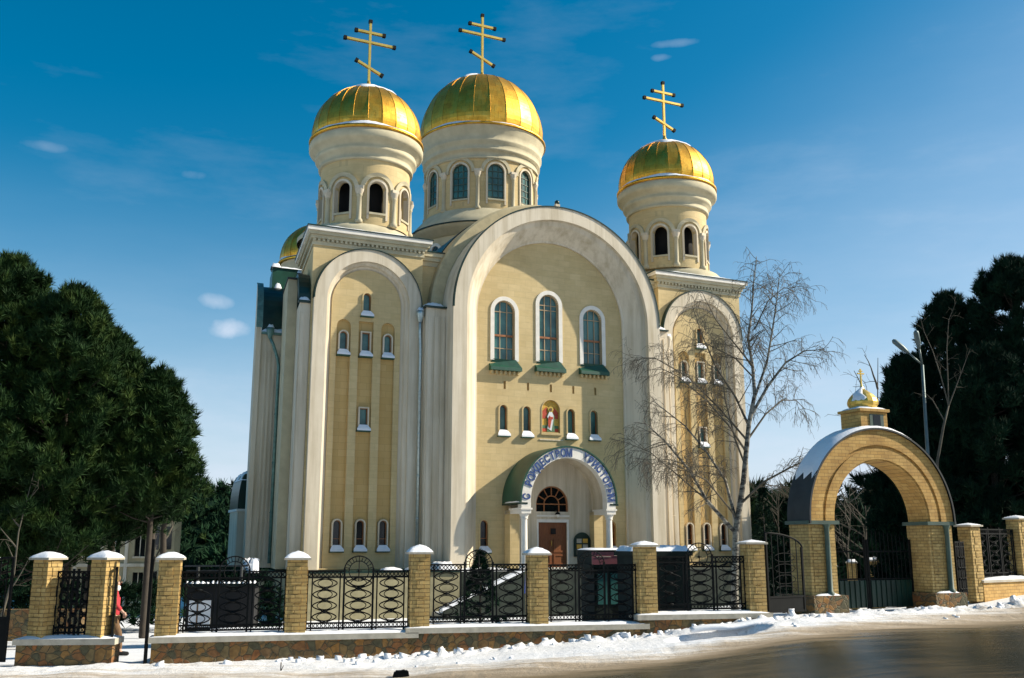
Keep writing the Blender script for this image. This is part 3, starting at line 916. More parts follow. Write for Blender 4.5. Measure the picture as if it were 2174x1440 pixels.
# central drum: lower cylinder, skirt, upper cylinder
DC = empty("central_drum_base", (1.13, 13.0, 0)); DC.parent = church
b = MB()
b.lathe([(3.95, 15.0), (3.95, 18.95)], 72, 'cornice')
b.lathe([(3.95, 18.9), (4.15, 18.95), (4.30, 19.25), (4.52, 19.35), (4.52, 19.47)], 72, 'cornice')
b.lathe([(4.56, 19.47), (4.56, 19.52), (4.2, 19.95), (3.75, 20.45), (3.6, 20.62)], 72, 'cornice')
b.lathe([(4.60, 19.46), (4.60, 19.53), (4.3, 19.56)], 72, 'darkgreen')
b.build('drum_base', DC)
w0 = None
for i in range(16):
    a = R(16.4 - 24.5 + 10.5 + 22.5 * i)
    if w0 is None:
        w = MB(); w.slab([bandloop(0, .48, .3, 18.1, 16.5, 14)], -.10, .05, 'white'); bendT(w, 3.95)
        g = MB(); g.slab([archloop(0, .3, 16.5, 18.1, 14)], -.03, .04, 'darkglass'); g.box(-.02, .02, -.05, -.02, 16.5, 18.3, 'tealpaint'); g.box(-.3, .3, -.05, -.02, 17.78, 17.82, 'tealpaint'); g.box(-.3, .3, -.05, -.02, 17.3, 17.34, 'tealpaint'); bendT(g, 3.95)
        k = len(w.v); mm = [w.mat('darkglass'), w.mat('tealpaint')]
        w.v += g.v; w.f += [tuple(q + k for q in f) for f in g.f]; w.mi += [mm[x] for x in g.mi]; w.sm += g.sm
        w0 = w.build('base_window', DC); w0.rotation_euler.z = a
    else:
        w1 = w0.copy(); col.objects.link(w1); w1.rotation_euler.z = a
prof_c = lambda z, r, R2: [(r - .05, z), (r + .12, z), (r + .12, z + .12), (r + .04, z + .16), (r + .04, z + .50), (r + .20, z + .54), (r + .20, z + .66), (r + .15, z + .70), (r + .20, z + .95), (r + .31, z + 1.08), (r + .31, z + 1.20), (r + .26, z + 1.24), (r + .32, z + 1.55), (R2 - .04, z + 1.85), (R2, z + 2.0), (R2, z + 2.12), (R2 - .2, z + 2.2), (R2 - .7, z + 2.2)]
drum(1.13, 13.0, 20.5, 24.4, 3.52, 10, R(16.4 - 24.5), .52, 21.25, 22.95, 3.92, 25.9, 4.62, False, prof_c(23.75, 3.52, 4.0), 1.29, 3, [(-215, -120, 64, 87)])
# rear left dome, low behind the side wing
DR = empty("rear_drum", (-8.75, 14.0, 0)); DR.parent = church
b = MB(); b.lathe([(1.95, 11), (1.95, 16.5), (2.2, 16.85), (2.25, 17.1)], 40, 'cornice'); b.build('drum_wall', DR)
gold_dome(-8.75, 14.0, 17.15, 2.3, 2.45, 0, None, 5)

# --- main body ----------------------------------------------------
b = MB()
b.box(-6.58, -4.9, 2.15, 3.2, 0, 14.35, 'yellow')
b.box(5.1, 6.74, 2.15, 3.2, 0, 14.35, 'yellow')
b.box(-11.85, 12.0, 7.11, 15, 0, 11.6, 'cream')
b.box(-6.0, 7.5, 3.21, 20, 0, 15.2, 'yellow')
b.build('nave_wall', church)
for x0, x1 in ((-6.58, -4.4), (4.6, 6.74)):
    b = MB()
    for e, za, zb_ in ((.05, 14.35, 14.6), (.16, 14.6, 14.8), (.26, 14.8, 15.0)):
        b.box(x0 , x1 , 2.15 - e, 3.3, za, zb_ - .003, 'cornice')
    b.box(x0, x1, 1.84, 3.4, 15.0, 15.06, 'darkgreen')
    b.build('nave_cornice', church)
b = MB()
b.box(-12.0, 12.1, 7.2, 15.1, 11.6, 11.7, 'green')
b.box(-6.1, 7.6, 3.3, 20.1, 15.2, 15.3, 'green')
V = [(-11.9, 7.3, 11.7), (-11.9, 15, 11.7), (-6.0, 7.3, 14.7), (-6.0, 15, 14.7)]
b.add(V + [(-11.9, 7.3, 11.7), (-6, 7.3, 11.7)], [(0, 1, 3, 2), (0, 2, 5)], 'green')
b.mound(-11.8, -9.5, 7.4, 9.6, 11.75, .3, seed=4)
b.build('nave_roof', church)
# pier between tower and bay with a snowy ledge
for k, (x0, x1, zt) in enumerate(((-6.62, -5.66, 12.0), (5.66, 6.75, 12.0))):
    b = MB()
    b.box(x0, x1, .98, 2.14, 0, zt, 'cream')
    for q in range(3):
        xx = x0 + (x1 - x0) * (q + .5) / 3
        b.box(xx - .09, xx + .09, .93, .979, .3, zt - .4, 'cream')
    b.box(x0 - .12, x1, .82, 2.0, zt, zt + .08, 'darkgreen')
    b.mound(x0 - .08, x1 - .02, .86, 2.0, zt + .08, .22, nx=10, ny=5, seed=k + 3)
    b.build('pier', church)
# drain pipes
def pipe(parent, pts, r=.07, key='zinc', hop=True):
    b = MB(); b.tube(pts, r, 10, key)
    if hop:
        x, y, z = pts[0]
        b.lathe([(.08, z - .05), (.10, z), (.19, z + .35), (.19, z + .5), (.10, z + .5)], 12, key, (x, y))
        b.mound(x - .17, x + .17, y - .17, y + .17, z + .5, .15, nx=4, ny=4)
    q = [Vector(p) for p in pts]
    for a, c in zip(q[:-1], q[1:]):
        L = (c - a).length
        if L > 3:
            for i in range(1, int(L / 1.9)):
                p = a.lerp(c, i / int(L / 1.9))
                b.lathe([(r + .001, p.z - .03), (r + .025, p.z - .03), (r + .025, p.z + .03), (r + .001, p.z + .03)], 10, key, (p.x, p.y))
    return b.build('drainpipe', parent)
pipe(church, [(-6.86, 1.2, 11.35), (-6.86, 1.2, 10.9), (-6.80, 1.25, 9.9), (-6.80, 1.25, .3)], key='zinc')
pipe(church, [(6.95, 1.2, 11.3), (6.95, 1.2, .3)], r=.05, key='cream')
pipe(church, [(-12.85, 6.25, 11.0), (-12.7, 6.2, 10.7), (-12.45, 6.2, 10.0), (-12.38, 6.2, 9.6), (-12.38, 6.2, .2)], key='pipegreen', r=.08)
# --- left side wing -----------------------------------------------
SW_ = empty("side_wing", (0, 0, 0)); SW_.parent = church
b = MB()
b.box(-13.85, -12.4, 6.51, 8.6, 0, 11.3, 'cream')
for q in range(5):
    x = -13.6 + .2 * q
    b.box(x - .05, x + .05, 6.45, 6.509, .3, 10.4, 'cream')
skew(b).build('wing_wall', SW_)
b = MB()
V = []; F_ = []
n = 12
prof = [(6.45 + 2.2 * (1 - math.cos(PI / 2 * k / n)), 11.35 + 2.75 * math.sin(PI / 2 * k / n)) for k in range(n + 1)]
V = [(-14.1, 6.42, 0), (-14.1, 8.6, 0)] + [(-14.1, 8.6, 14.22)] + [(-14.1, y - .05, z + .12) for y, z in reversed(prof)]
m = len(V); V2 = [(-13.86, y, z) for x, y, z in V]
b.add(V + V2, [tuple(range(m)), tuple(range(2 * m - 1, m - 1, -1))] + [(k, (k + 1) % m, m + (k + 1) % m, m + k) for k in range(m)], 'cream')
skew(b).build('wing_gable', SW_)
b = MB()
V = []
for y, z in prof: V += [(-13.85, y, z), (-11.5, y, z)]
b.add(V, [(2 * k, 2 * k + 1, 2 * k + 3, 2 * k + 2) for k in range(n)], 'darkgreen')
b.add([(-14.13, y - .09, z + .16) for y, z in prof] + [(-13.82, y - .09, z + .16) for y, z in prof], [(k, k + 1, n + 2 + k, n + 1 + k) for k in range(n)], 'pipegreen')
skew(b).build('wing_vault_roof', SW_, recalc=False)
b = MB()
b.box(-13.35, -11.6, 8.62, 11.0, 11.4, 15.25, 'green')
b.mound(-13.45, -12.9, 8.5, 9.3, 15.25, .28, nx=5, ny=5, seed=8)
b.mound(-13.4, -11.6, 8.55, 9.6, 15.25, .14, nx=9, ny=5, seed=9)
b.mound(-13.25, -12.85, 8.2, 8.62, 14.05, .3, nx=5, ny=5, seed=4)
skew(b).build('wing_upper_roof', SW_)
b = MB()
b.box(-13.85, -12.5, 6.32, 6.7, 11.2, 11.3, 'pipegreen')
b.mound(-13.87, -12.5, 6.30, 6.75, 11.3, .2, nx=14, ny=4, seed=5)
skew(b).build('wing_gutter', SW_)
# low side porch
SP = empty("side_porch", (0, 0, 0)); SP.parent = church
b = MB()
b.box(-13.4, -12.3, 9.6, 12.0, 0, 2.7, 'cream')
b.box(-13.48, -12.3, 9.52, 12.08, 2.7, 2.82, 'white')
b.build('porch_wall', SP)
b = MB(); b.T = Matrix.Translation((0, 0, 0))
V = []; F_ = []
n = 12
for i in range(n + 1):
    a = PI / 2 * i / n
    z = 2.82 + 1.75 * math.sin(a); x = -13.42 + .9 * (1 - math.cos(a)) * .35
    V += [(x, 9.55, z), (x, 12.05, z), (-12.3, 9.55, z), (-12.3, 12.05, z)]
for i in range(n):
    a, c = i * 4, (i + 1) * 4
    F_ += [(a, c, c + 1, a + 1), (a, a + 2, c + 2, c), (a + 1, c + 1, c + 3, a + 3)]
F_.append((n * 4, n * 4 + 2, n * 4 + 3, n * 4 + 1))
b.add(V, F_, 'darkgreen')
b.mound(-13.3, -12.3, 9.5, 12.1, 4.25, .45, nx=8, ny=8, seed=2)
b.build('porch_roof', SP)

# --- entrance porch -------------------------------------------------
PO = empty("entrance_porch", (0, 0, 0)); PO.parent = church
pc, ro, ri, pzs, pf = -.14, 2.45, 1.98, 3.05, -.9
b = MB()
b.slab([bandloop(pc, ro, ri, pzs, 2.62, 40)], pf, pf + .4, 'white')
b.loft(legarc(pc, ri + .1, pzs, 2.62, pf + .39, 40), legarc(pc, ri + .1, pzs, 2.62, 1.09, 40), 'cream')
b.build('porch_arch', PO, recalc=False)
b = MB()
b.loft(legarc(pc, ro + .08, pzs, 2.95, pf - .05, 40), legarc(pc, ro + .08, pzs, 2.95, 1.09, 40), 'green')
b.loft(legarc(pc, ro + .08, pzs, 2.95, pf - .05, 40), legarc(pc, ro + .01, pzs, 2.95, pf - .05, 40), 'green')
b.box(pc - ro - .14, pc - ro + .3, pf - .02, .98, 2.86, 2.94, 'darkgreen')
b.box(pc + ro - .3, pc + ro + .14, pf - .02, .98, 2.86, 2.94, 'darkgreen')
b.mound(pc - ro - .12, pc - ro + .06, pf, .9, 2.94, .10, nx=3, ny=8)
b.build('porch_roof', PO, recalc=False)
b = MB()
b.slab([archloop(pc, 2.2, 0, pzs, 30), archloop(-.18, .86, 2.6, 2.95, 20), rect(-.93, .59, -.0 + .02, 2.1)], .80, 1.09, 'cream')
b.build('vestibule_wall', PO)
b = MB()
b.slab([archloop(-.18, .87, 2.6, 2.95, 20)], .93, .95, 'darkglass')
w = b.build('fan_window', PO)
b = MB()
b.slab([bandloop(-.18, .87, .80, 2.95, 2.6, 20)], .86, .925, 'frame_wood')
b.slab([bandloop(-.18, .42, .37, 2.95, 2.6, 16)], .875, .92, 'frame_wood')
b.box(-.97, .61, .87, .915, 2.93, 2.98, 'frame_wood')
for a in (30, 60, 90, 120, 150):
    X = Matrix.Translation((-.18, .9, 2.95)) @ Matrix.Rotation(-R(a), 4, 'Y')
    b.box(.4, .83, -.02, .02, -.02, .02, 'frame_wood', X)
b.build('window_frame', w)
b = MB()
b.box(-1.05, .70, .72, .80, 2.36, 2.44, 'white'); b.slab([rect(-1.02, .68, .02, 2.24), rect(-.93, .59, -.1, 2.1)], .76, .81, 'white')
b.build('door_surround', PO)
b = MB()
b.box(-.92, -.18, .86, .92, .02, 2.09, 'wood'); b.box(-.175, .58, .86, .92, .02, 2.09, 'wood')
for x0 in (-.86, -.11):
    for z0, z1 in ((.12, .62), (.70, 1.35), (1.45, 2.0)):
        b.slab([rect(x0, x0 + .62, z0, z1), rect(x0 + .09, x0 + .53, z0 + .09, z1 - .09)], .835, .862, 'wood')
b.box(-.26, .0, .80, .834, 1.55, 1.82, 'black')
d = b.build('door', PO)
b = MB(); b.tube([(-.24, .84, 1.0), (-.24, .78, 1.02), (-.24, .78, 1.22), (-.24, .84, 1.24)], .018, 6, 'goldpaint'); b.build('handle', d)
b = MB()
b.tube([(-.05, .78, 2.62), (-.05, .62, 2.66), (-.05, .5, 2.58)], .02, 6, 'iron'); b.ball((-.05, .5, 2.42), .10, 'white'); b.lathe([(.02, 2.58), (.10, 2.55), (.13, 2.46)], 10, 'iron', (-.05, .5))
b.build('porch_lamp', PO)
# side piers against the wall, free-standing columns at the front
for sx in (-1, 1):
    x = pc + sx * 2.21
    b = MB()
    b.box(x - .24, x + .24, .35, .985, 0, 2.62, 'yellow')
    b.box(x - .29, x + .29, pf - .04, .40, 2.62, 2.70, 'white')
    b.box(x - .24, x + .24, pf + .001, .98, 2.45, 2.619, 'white')
    b.build('porch_pier', PO)
    b = MB()
    b.lathe([(.25, 0), (.25, .14), (.19, .20), (.18, .26), (.155, .32), (.14, 2.15), (.14, 2.2), (.19, 2.24), (.15, 2.28), (.22, 2.40), (.24, 2.449)], 20, 'white', (x, pf + .24))
    b.build('porch_column', PO)
# lettering on the arch
FONT_CHARS = "С РОЖДЕСТВОМ  ХРИСТОВЫМ"
b = MB()
rt = (ro + ri) / 2 - .02
N = len(FONT_CHARS)
a0, a1 = R(176), R(4)
for i, ch in enumerate(FONT_CHARS):
    if ch == ' ': continue
    cu = bpy.data.curves.new("tmp", 'FONT'); cu.body = ch; cu.size = .50; cu.extrude = .012; cu.align_x = 'CENTER'; cu.resolution_u = 3; cu.offset = .016
    o_ = bpy.data.objects.new("tmp", cu)
    me = bpy.data.meshes.new_from_object(o_)
    bpy.data.objects.remove(o_)
    V = [tuple(v.co) for v in me.vertices]; Fc = [tuple(p.vertices) for p in me.polygons]
    a = a0 + (a1 - a0) * i / (N - 1)
    X = Matrix.Translation((pc + rt * math.cos(a), pf - .02, pzs + rt * math.sin(a))) @ Matrix.Rotation(-(a - PI / 2), 4, 'Y') @ Matrix.Translation((0, 0, -.16)) @ Matrix.Rotation(R(90), 4, 'X')
    b.add(V, Fc, 'bluepaint', False, X @ Matrix.Diagonal((.80, 1, 1, 1)))
    bpy.data.meshes.remove(me); bpy.data.curves.remove(cu)
b.build('lettering', PO, recalc=False)
# notice board inside the porch
b = MB()
b.slab([archloop(1.38, .44, .5, 1.32, 14)[:2] + [(1.82, 1.3)] + arcpts(1.38, 1.2, .44, 12, .2, PI - .2) + [(.94, 1.3)]], .70, .80, 'darkgreen')
for q in range(3):
    for p in range(2):
        b.box(1.06 + p * .33, 1.32 + p * .33, .685, .70, .60 + q * .27, .80 + q * .27, 'icongold' if (q + p) % 2 else 'coping')
b.build('notice_board', PO)
# --- podium and steps ------------------------------------------------
b = MB()
b.box(-12.6, -5.6, -1.0, 7, -2.6, -.09, 'plinthshade')
b.box(-5.6, 12.2, -.95, 7, -2.6, -.08, 'darkstone')
b.box(-12.7, -5.55, -1.1, .9, -.09, -.0, 'darkgreen')
b.mound(-9.0, -8.1, -1.0, -.2, .0, .12, seed=1); b.mound(-7.9, -7.2, -1.0, -.2, .0, .12, seed=2); b.mound(-6.6, -5.6, -1.0, .6, .0, .3, nx=12, ny=8, seed=3)
b.mound(-5.5, -2.9, -.9, .8, -.08, .14, nx=22, ny=8, seed=6)
b.box(-2.95, 3.2, -2.6, -.95, -2.6, -.06, 'darkstone')
b.build('podium', church)
b = MB()
for k in range(11):
    x1 = -2.95 - .36 * k
    z = -.22 - .15 * k
    b.box(x1 - .36, x1, -2.5, -1.15, -2.6, z, 'coping')
    b.mound(x1 - .35, x1, -2.45, -1.2, z, .05, nx=4, ny=6, seed=k)
b.build('steps', church)
b = MB()
V = [(-2.95, -2.62, .12), (-6.9, -2.62, -1.55), (-6.9, -2.62, -2.6), (-2.95, -2.62, -2.6)]
V2 = [(x, -2.42, z) for x, y, z in V]
b.add(V + V2, [(0, 1, 2, 3), (4, 7, 6, 5), (0, 4, 5, 1), (1, 5, 6, 2), (3, 2, 6, 7), (0, 3, 7, 4)], 'darkstone')
V = [(-2.9, -2.70, .12), (-7.0, -2.70, -1.60), (-7.0, -2.32, -1.60), (-2.9, -2.32, .12)]
b.add(V + [(x, y, z + .13) for x, y, z in V], [(0, 1, 2, 3), (4, 7, 6, 5), (0, 4, 5, 1), (1, 5, 6, 2), (3, 2, 6, 7), (0, 3, 7, 4)], 'snow')
b.build('stair_wall', church)
# ---------------------------------------------------------------- ground
def sstep(t):
    t = max(0.0, min(1.0, t)); return t * t * (3 - 2 * t)
def fence_y(X): return 22.0 + .23 * (X + 7.4)
SZ = [(-60, -1.6), (-20, -.35), (-11, -.12), (-7.4, -.09), (-4.8, -.10), (-2.1, -.09), (.6, .03), (3.2, .19), (5.95, .50), (8.3, .58), (11.5, .62), (13.3, .72), (15.5, .98), (20, 1.3), (40, 2.0)]
def street_z(X):
    X = max(-59.9, min(39.9, X))
    for k, ((a, p), (c, q)) in enumerate(zip(SZ[:-1], SZ[1:])):
        if X <= c: return p + (q - p) * (X - a) / (c - a)
def gz(X, Y):
    s = street_z(X)
    d = Y - fence_y(X)
    near = sstep((X + 7.9) / .6) * sstep((6.6 - X) / .6)      # lawn held up by the fence wall
    s = s + (.43 - s) * near * sstep((d + .05) / .4)
    t = sstep((d - 1.5) / 14)
    yard = -.62 if X < 9 else -.62 + .06 * (min(X, 40) - 9)
    z = s * (1 - t) + yard * t
    r = math.hypot((X - 4.75) / 2.3, (Y - 22.8 - .23 * (X - 4.75)) / 1.5)
    if r < 1 and d < -.3: z -= .6 * sstep((1 - r) * 2)
    return z
def edge_y(X): return max(16.0, 18.6 + .44 * X)
def grid(xs, ys, zf, key, smooth=True):
    b = MB(); V = [(x, y, zf(x, y)) for x in xs for y in ys]
    m = len(ys); F_ = [(i * m + j, (i + 1) * m + j, (i + 1) * m + j + 1, i * m + j + 1) for i in range(len(xs) - 1) for j in range(m - 1)]
    b.add(V, F_, key, smooth); return b
def span(a, c, n): return [a + (c - a) * i / n for i in range(n + 1)]
xs = [-900, -400, -200, -100, -60] + span(-40, -12, 28)[:-1] + span(-12, 16, 84)[:-1] + span(16, 40, 24) + [60, 100, 200, 400, 900]
ys = [-60, -30] + span(-10, 16, 26)[:-1] + span(16, 32, 72)[:-1] + span(32, 60, 28) + [75, 100, 150, 250, 400, 900]
g = grid(xs, ys, lambda x, y: gz(x, y) - .02, 'snow')
tag(g.build('ground', recalc=False), kind='structure')
b = MB(); V = []; F_ = []
xs = span(-40, 45, 170)
for x in xs:
    for k in range(25):
        y = -12 + (edge_y(x) + .9 + 12) * k / 24
        V.append((x, y, street_z(x) + .012))
for i in range(len(xs) - 1):
    for k in range(24): q = i * 25 + k; F_.append((q, q + 25, q + 26, q + 1))
b.add(V, F_, 'road', True)
tag(b.build('road', recalc=False), kind='structure')
# the snowy verge between road and wall: a ploughed, lumpy bank
from mathutils import noise as mn
def vnoise(x, y, s, seed=0.0): return mn.noise(Vector((x * s, y * s, seed)))
def pitdepth(x, y):      # snow-free hollow of a buried driveway
    dx = (x - 4.6) / 1.25; dy = (y - (22.75 + .23 * (x - 4.6))) / .8
    r = dx * dx + dy * dy
    return max(0.0, 1 - r)
def verge_z(x, y):
    e = edge_y(x); w = fence_y(x) - .28
    u = (y - e) / max(.5, (w - e))
    base = street_z(x) + .014
    d = y - e
    h = (.04 if x < -3 else .04 + .07 * sstep((x + 3) / 4)) * sstep(d / 1.3) + .05 * vnoise(x, y, .9) * sstep(d / 1.5) + .03 * abs(vnoise(x, y, 3.1, 4)) * sstep(d / .8) - .02
    near = max(0.0, 1 - abs(w - .25 - y) / .55)
    mid = .35 + .65 * sstep((x + 5) / 3)
    k = vnoise(x * 1.0, y * .6, 3.6, 9.0); k2 = vnoise(x, y, 8.0, 2.0)
    h += near * mid * (.01 + .24 * max(0, k) + .12 * max(0, k2))
    # second rough ridge by the kerb on the right
    if x > 3: h += .07 * sstep((x - 3) / 2) * max(0.0, 1 - abs(d - 2.2) / .8) * (.5 + abs(vnoise(x, y, 2.2, 7)))
    if x > 11: h += .25 * sstep((x - 12.5) / 3) * sstep((y - e - .8) / 1.6)
    h -= .56 * sstep(pitdepth(x, y) * 2.4)
    if u < .04: h *= u / .04
    return base + max(h, -.48)
b = MB(); V = []; F_ = []
nx, ny = 620, 44
xs = span(-20, 24, nx)
for x in xs:
    e = edge_y(x) - .15; w = fence_y(x) + .35
    for k in range(ny + 1):
        t_ = k / ny; y = e + (w - e) * (t_ ** .8)
        V.append((x, y, verge_z(x, y) if k else street_z(x) + .0))
for i in range(nx):
    for k in range(ny): q = i * (ny + 1) + k; F_.append((q, q + ny + 1, q + ny + 2, q + 1))
b.add(V, F_, 'verge', True)
tag(b.build('snow_verge', recalc=False), kind='structure')
# loose lumps thrown by the plough
rnd = random.Random(3)
b = MB()
for i in range(120):
    x = rnd.uniform(-5, 8) if i < 95 else rnd.uniform(-9, 14)
    y = fence_y(x) - .45 - abs(rnd.gauss(0, .22)) if i % 4 else rnd.uniform(edge_y(x) + .4, fence_y(x) - .5)
    if pitdepth(x, y) > 0: continue
    s_ = rnd.uniform(.025, .085) * (1.0 if i % 4 else .6)
    V = []
    for k in range(8):
        V.append((x + s_ * (1 if k & 1 else -1) * rnd.uniform(.5, 1.2), y + s_ * (1 if k & 2 else -1) * rnd.uniform(.5, 1.2), verge_z(x, y) - .02 + s_ * (rnd.uniform(.6, 1.9) if k & 4 else -.4)))
    b.add(V, [(0, 1, 3, 2), (4, 6, 7, 5), (0, 4, 5, 1), (2, 3, 7, 6), (0, 2, 6, 4), (1, 5, 7, 3)], 'snow', True)
tag(b.build('snow_lumps'), kind='stuff')
# hump of snow roofing the hollow
b = MB(); V = []; F_ = []
for i in range(21):
    a = i / 20; x = 4.05 + 2.0 * a
    y1 = 23.55 + .23 * (x - 4.75)
    for k in range(5):
        y = y1 - .34 * k / 4 * (1 - .8 * abs(a - .4)) ; V.append((x, y, street_z(x) + .17 - .05 * a - .03 * k / 4 + .02 * math.sin(9 * a)))
for i in range(20):
    for k in range(4): q = i * 5 + k; F_.append((q, q + 5, q + 6, q + 1))
b.add(V, F_, 'snow', True)
o = b.build('snow_ledge', recalc=False); tag(o, kind='structure')
md = o.modifiers.new('solid', 'SOLIDIFY'); md.thickness = .09; md.offset = -1

# ---------------------------------------------------------------- fence
FA = math.atan(.23)
def fp(x, off=0.0):      # point on the fence line
    return (x - off * math.sin(FA), fence_y(x) + off * math.cos(FA))
def stone_wall(x0, x1, ztop, th, label, d0=0.0, ang=None, org=None, zb=-1.0, group='stone base walls under the fence'):
    ang = FA if ang is None else ang
    ox, oy = org or (x0, fence_y(x0))
    L = (x1 - x0) / math.cos(ang)
    o = empty("stone_wall", (ox, oy, 0), ang, label=label, cat="wall", group=group)
    b = MB(); b.box(-.26, L + .26, -th / 2, th / 2, zb, ztop - .12, 'flag'); b.build('wall_body', o)
    b = MB(); b.box(-.32, L + .32, -th / 2 - .06, th / 2 + .06, ztop - .12, ztop, 'coping'); b.build('coping', o)
    b = MB(); b.mound(-.30, L + .30, -th / 2 - .055, th / 2 + .05, ztop, .055, nx=int(L * 9), ny=5, seed=int(x0 * 7) % 11, edge=.12); b.build('snow_layer', o)
    return o
zA, zB, zC = 2.4 - 1.93, 2.4 - 1.84, 2.4 - 1.64
PX = [-7.4, -4.78, -2.12, .58, 3.2, 5.95]
stone_wall(PX[0] , PX[2] - .34, zA, .5, "long lower stone wall from the foot gate to the third brick pillar")
stone_wall(PX[2] , PX[4] - .34, zB, .5, "middle stone wall with jagged snow lumps along its foot")
stone_wall(PX[4] , PX[5], zC, .5, "short highest stone wall beside the shaded hollow in the snow")

def pillar_mesh(parent, H, w=.44, cap=True, seed=0):
    b = MB(); h = w / 2
    b.box(-h, h, -h, h, 0, H, 'brick')
    rnd = random.Random(seed)
    # toothed raised quoin pattern on each face
    for k in range(int(H / .2)):
        z = .06 + .2 * k
        xw = .55 * h if k % 2 else .32 * h
        for s_ in (-1, 1):
            b.box(-xw, xw, s_ * (h + .008) - .0075, s_ * (h + .008) + .0075, z, z + .17, 'brick')
            b.box(s_ * (h + .008) - .0075, s_ * (h + .008) + .0075, -xw, xw, z, z + .17, 'brick')
    b.build('brick_shaft', parent)
    b = MB(); c = h + .07
    b.box(-c, c, -c, c, H, H + .045, 'coping')
    b.add([(-c, -c, H + .045), (c, -c, H + .045), (c, c, H + .045), (-c, c, H + .045), (0, 0, H + .11)], [(0, 1, 4), (1, 2, 4), (2, 3, 4), (3, 0, 4)], 'coping')
    b.build('cap', parent)
    b = MB()
    n = 10; V = []; F_ = []
    for i in range(n + 1):
        for j in range(n + 1):
            a, d = -1 + 2 * i / n, -1 + 2 * j / n
            m_ = max(abs(a), abs(d)); z = H + .05 + .05 * (1 - m_) + ((.095 if seed not in (4, 5, 20, 21) else .035) + .05 * ((seed * 7) % 5 - 2) / 5) * (1 - m_ ** 2.4) * (1 + rnd.uniform(-.1, .1)) if m_ < .999 else H + .04
            V.append((a * (c - .0), d * (c - .0), z))
    for i in range(n):
        for j in range(n): q = i * (n + 1) + j; F_.append((q, q + n + 1, q + n + 2, q + 1))
    b.add(V, F_, 'snow', True); b.build('snow_cap', parent)
PL = ["brick pillar with snow cap at right of the foot gate opening", "second brick pillar of the long fence, snowy round cap, before the church corner",
      "brick pillar where the stone wall first steps up, before the drainpipe", "brick pillar standing before the porch column beside the door",
      "brick pillar between the burgundy signed kiosk and the dark shed", "rightmost brick pillar of the long fence, grey pointed cap, by the birch"]
tops = [-.24, -.25, -.13, -.16, .03, .09]
for i, x in enumerate(PX):
    zb = [zA, zA, zB, zB, zC, zC][i]
    px_, py_ = fp(x)
    o = empty("brick_pillar", (px_, py_, zb), FA, label=PL[i], cat="pillar", group="brick pillars of the fence")
    pillar_mesh(o, EYE + tops[i] - zb - .1, seed=i)

def fence_panel(x0, x1, z, label, H=1.33, wheel=True, xy=None, ang=None, parent=None):
    W = math.hypot(x1 - x0, fence_y(x1) - fence_y(x0)) - .44 if xy is None else x1
    if xy is None:
        c, s_ = math.cos(FA), math.sin(FA)
        loc = (x0 + .22 * c, fence_y(x0) + .22 * s_, z); ang = FA
    else: loc = (*xy, z)
    o = empty("iron_fence_panel", loc, ang, label=label, cat="fence panel", group="wrought iron fence panels")
    t = .018
    b = MB()
    for zz in (.05, .16, H - .13, H):
        if wheel and zz >= H - .14:
            c0 = W / 2
            if zz == H:
                b.box(0, c0 - .30, -t, t, zz - t, zz + t, 'iron'); b.box(c0 + .30, W, -t, t, zz - t, zz + t, 'iron'); continue
        b.box(0, W, -t, t, zz - t, zz + t, 'iron')
    b.build('rails', o)
    b = MB()
    xs_ = [.02, .12, W * .32 , W * .32 + .09, W * .68 - .09, W * .68, W - .12, W - .02]
    for i, x in enumerate(xs_):
        w_ = .022 if i in (3, 4) else .015
        b.box(x - w_, x + w_, -w_, w_, 0, H + (.0 if i not in (3, 4) else .06), 'iron')
    b.build('uprights', o)
    b = MB()
    n = max(3, int(W / .085))
    for row in (.105, H - .065):
        for i in range(n):
            x = W * (i + .5) / n
            if wheel and row > 1 and abs(x - W / 2) < .36: continue
            b.tube([(x + .035 * math.cos(q * PI / 4), 0, row + .042 * math.sin(q * PI / 4)) for q in range(9)], .010, 4, 'iron', cap=False)
    b.build('ring_row', o)
    b = MB()
    z0, z1 = .17, H - .14
    for c0, hw in ((W * .16 + .04, W * .115), (W / 2, W * .125), (W * .84 - .04, W * .115)):
        nl = 4
        for ph in (0, PI):
            pts = [(c0 + hw * math.sin(ph + PI * nl * q / 40), .0 if ph == 0 else .008, z0 + (z1 - z0) * q / 40) for q in range(41)]
            b.tube(pts, .014, 4, 'iron', cap=False)
        for k in range(nl + 1):
            zz = z0 + (z1 - z0) * k / nl
            if 0 < k < nl or k == 0: b.ball((c0, 0, zz), .075, 'iron', 8, 6, .42)
        # small inner ovals
        for k in range(nl):
            zz = z0 + (z1 - z0) * (k + .5) / nl
            b.tube([(c0 + hw * .62 * math.cos(q * PI / 8), .0, zz + .085 * math.sin(q * PI / 8)) for q in range(17)], .010, 4, 'iron', cap=False)
    b.build('oval_scrollwork', o)
    if wheel:
        b = MB(); cz = H + .0; c0 = W / 2
        for r_, w_ in ((.33, .015), (.22, .011)):
            b.tube([(c0 + r_ * math.cos(q * PI / 16), 0, cz + r_ * math.sin(q * PI / 16)) for q in range(33)], w_, 5, 'iron', cap=False)
        for q in range(13):
            a = PI * q / 12
            b.tube([(c0 + .22 * math.cos(a), 0, cz + .22 * math.sin(a)), (c0 + .33 * math.cos(a), 0, cz + .33 * math.sin(a))], .008, 4, 'iron')
        b.tube([(c0, 0, cz + .22), (c0, 0, cz - .22)], .012, 5, 'iron')
        b.box(c0 - .06, c0 + .06, -.012, .012, cz - .01, cz + .01, 'iron')
        b.lathe([(.001, cz - .06), (.035, cz), (.001, cz + .06)], 6, 'iron', (c0, 0))
        b.build('wheel_ornament', o)
    return o
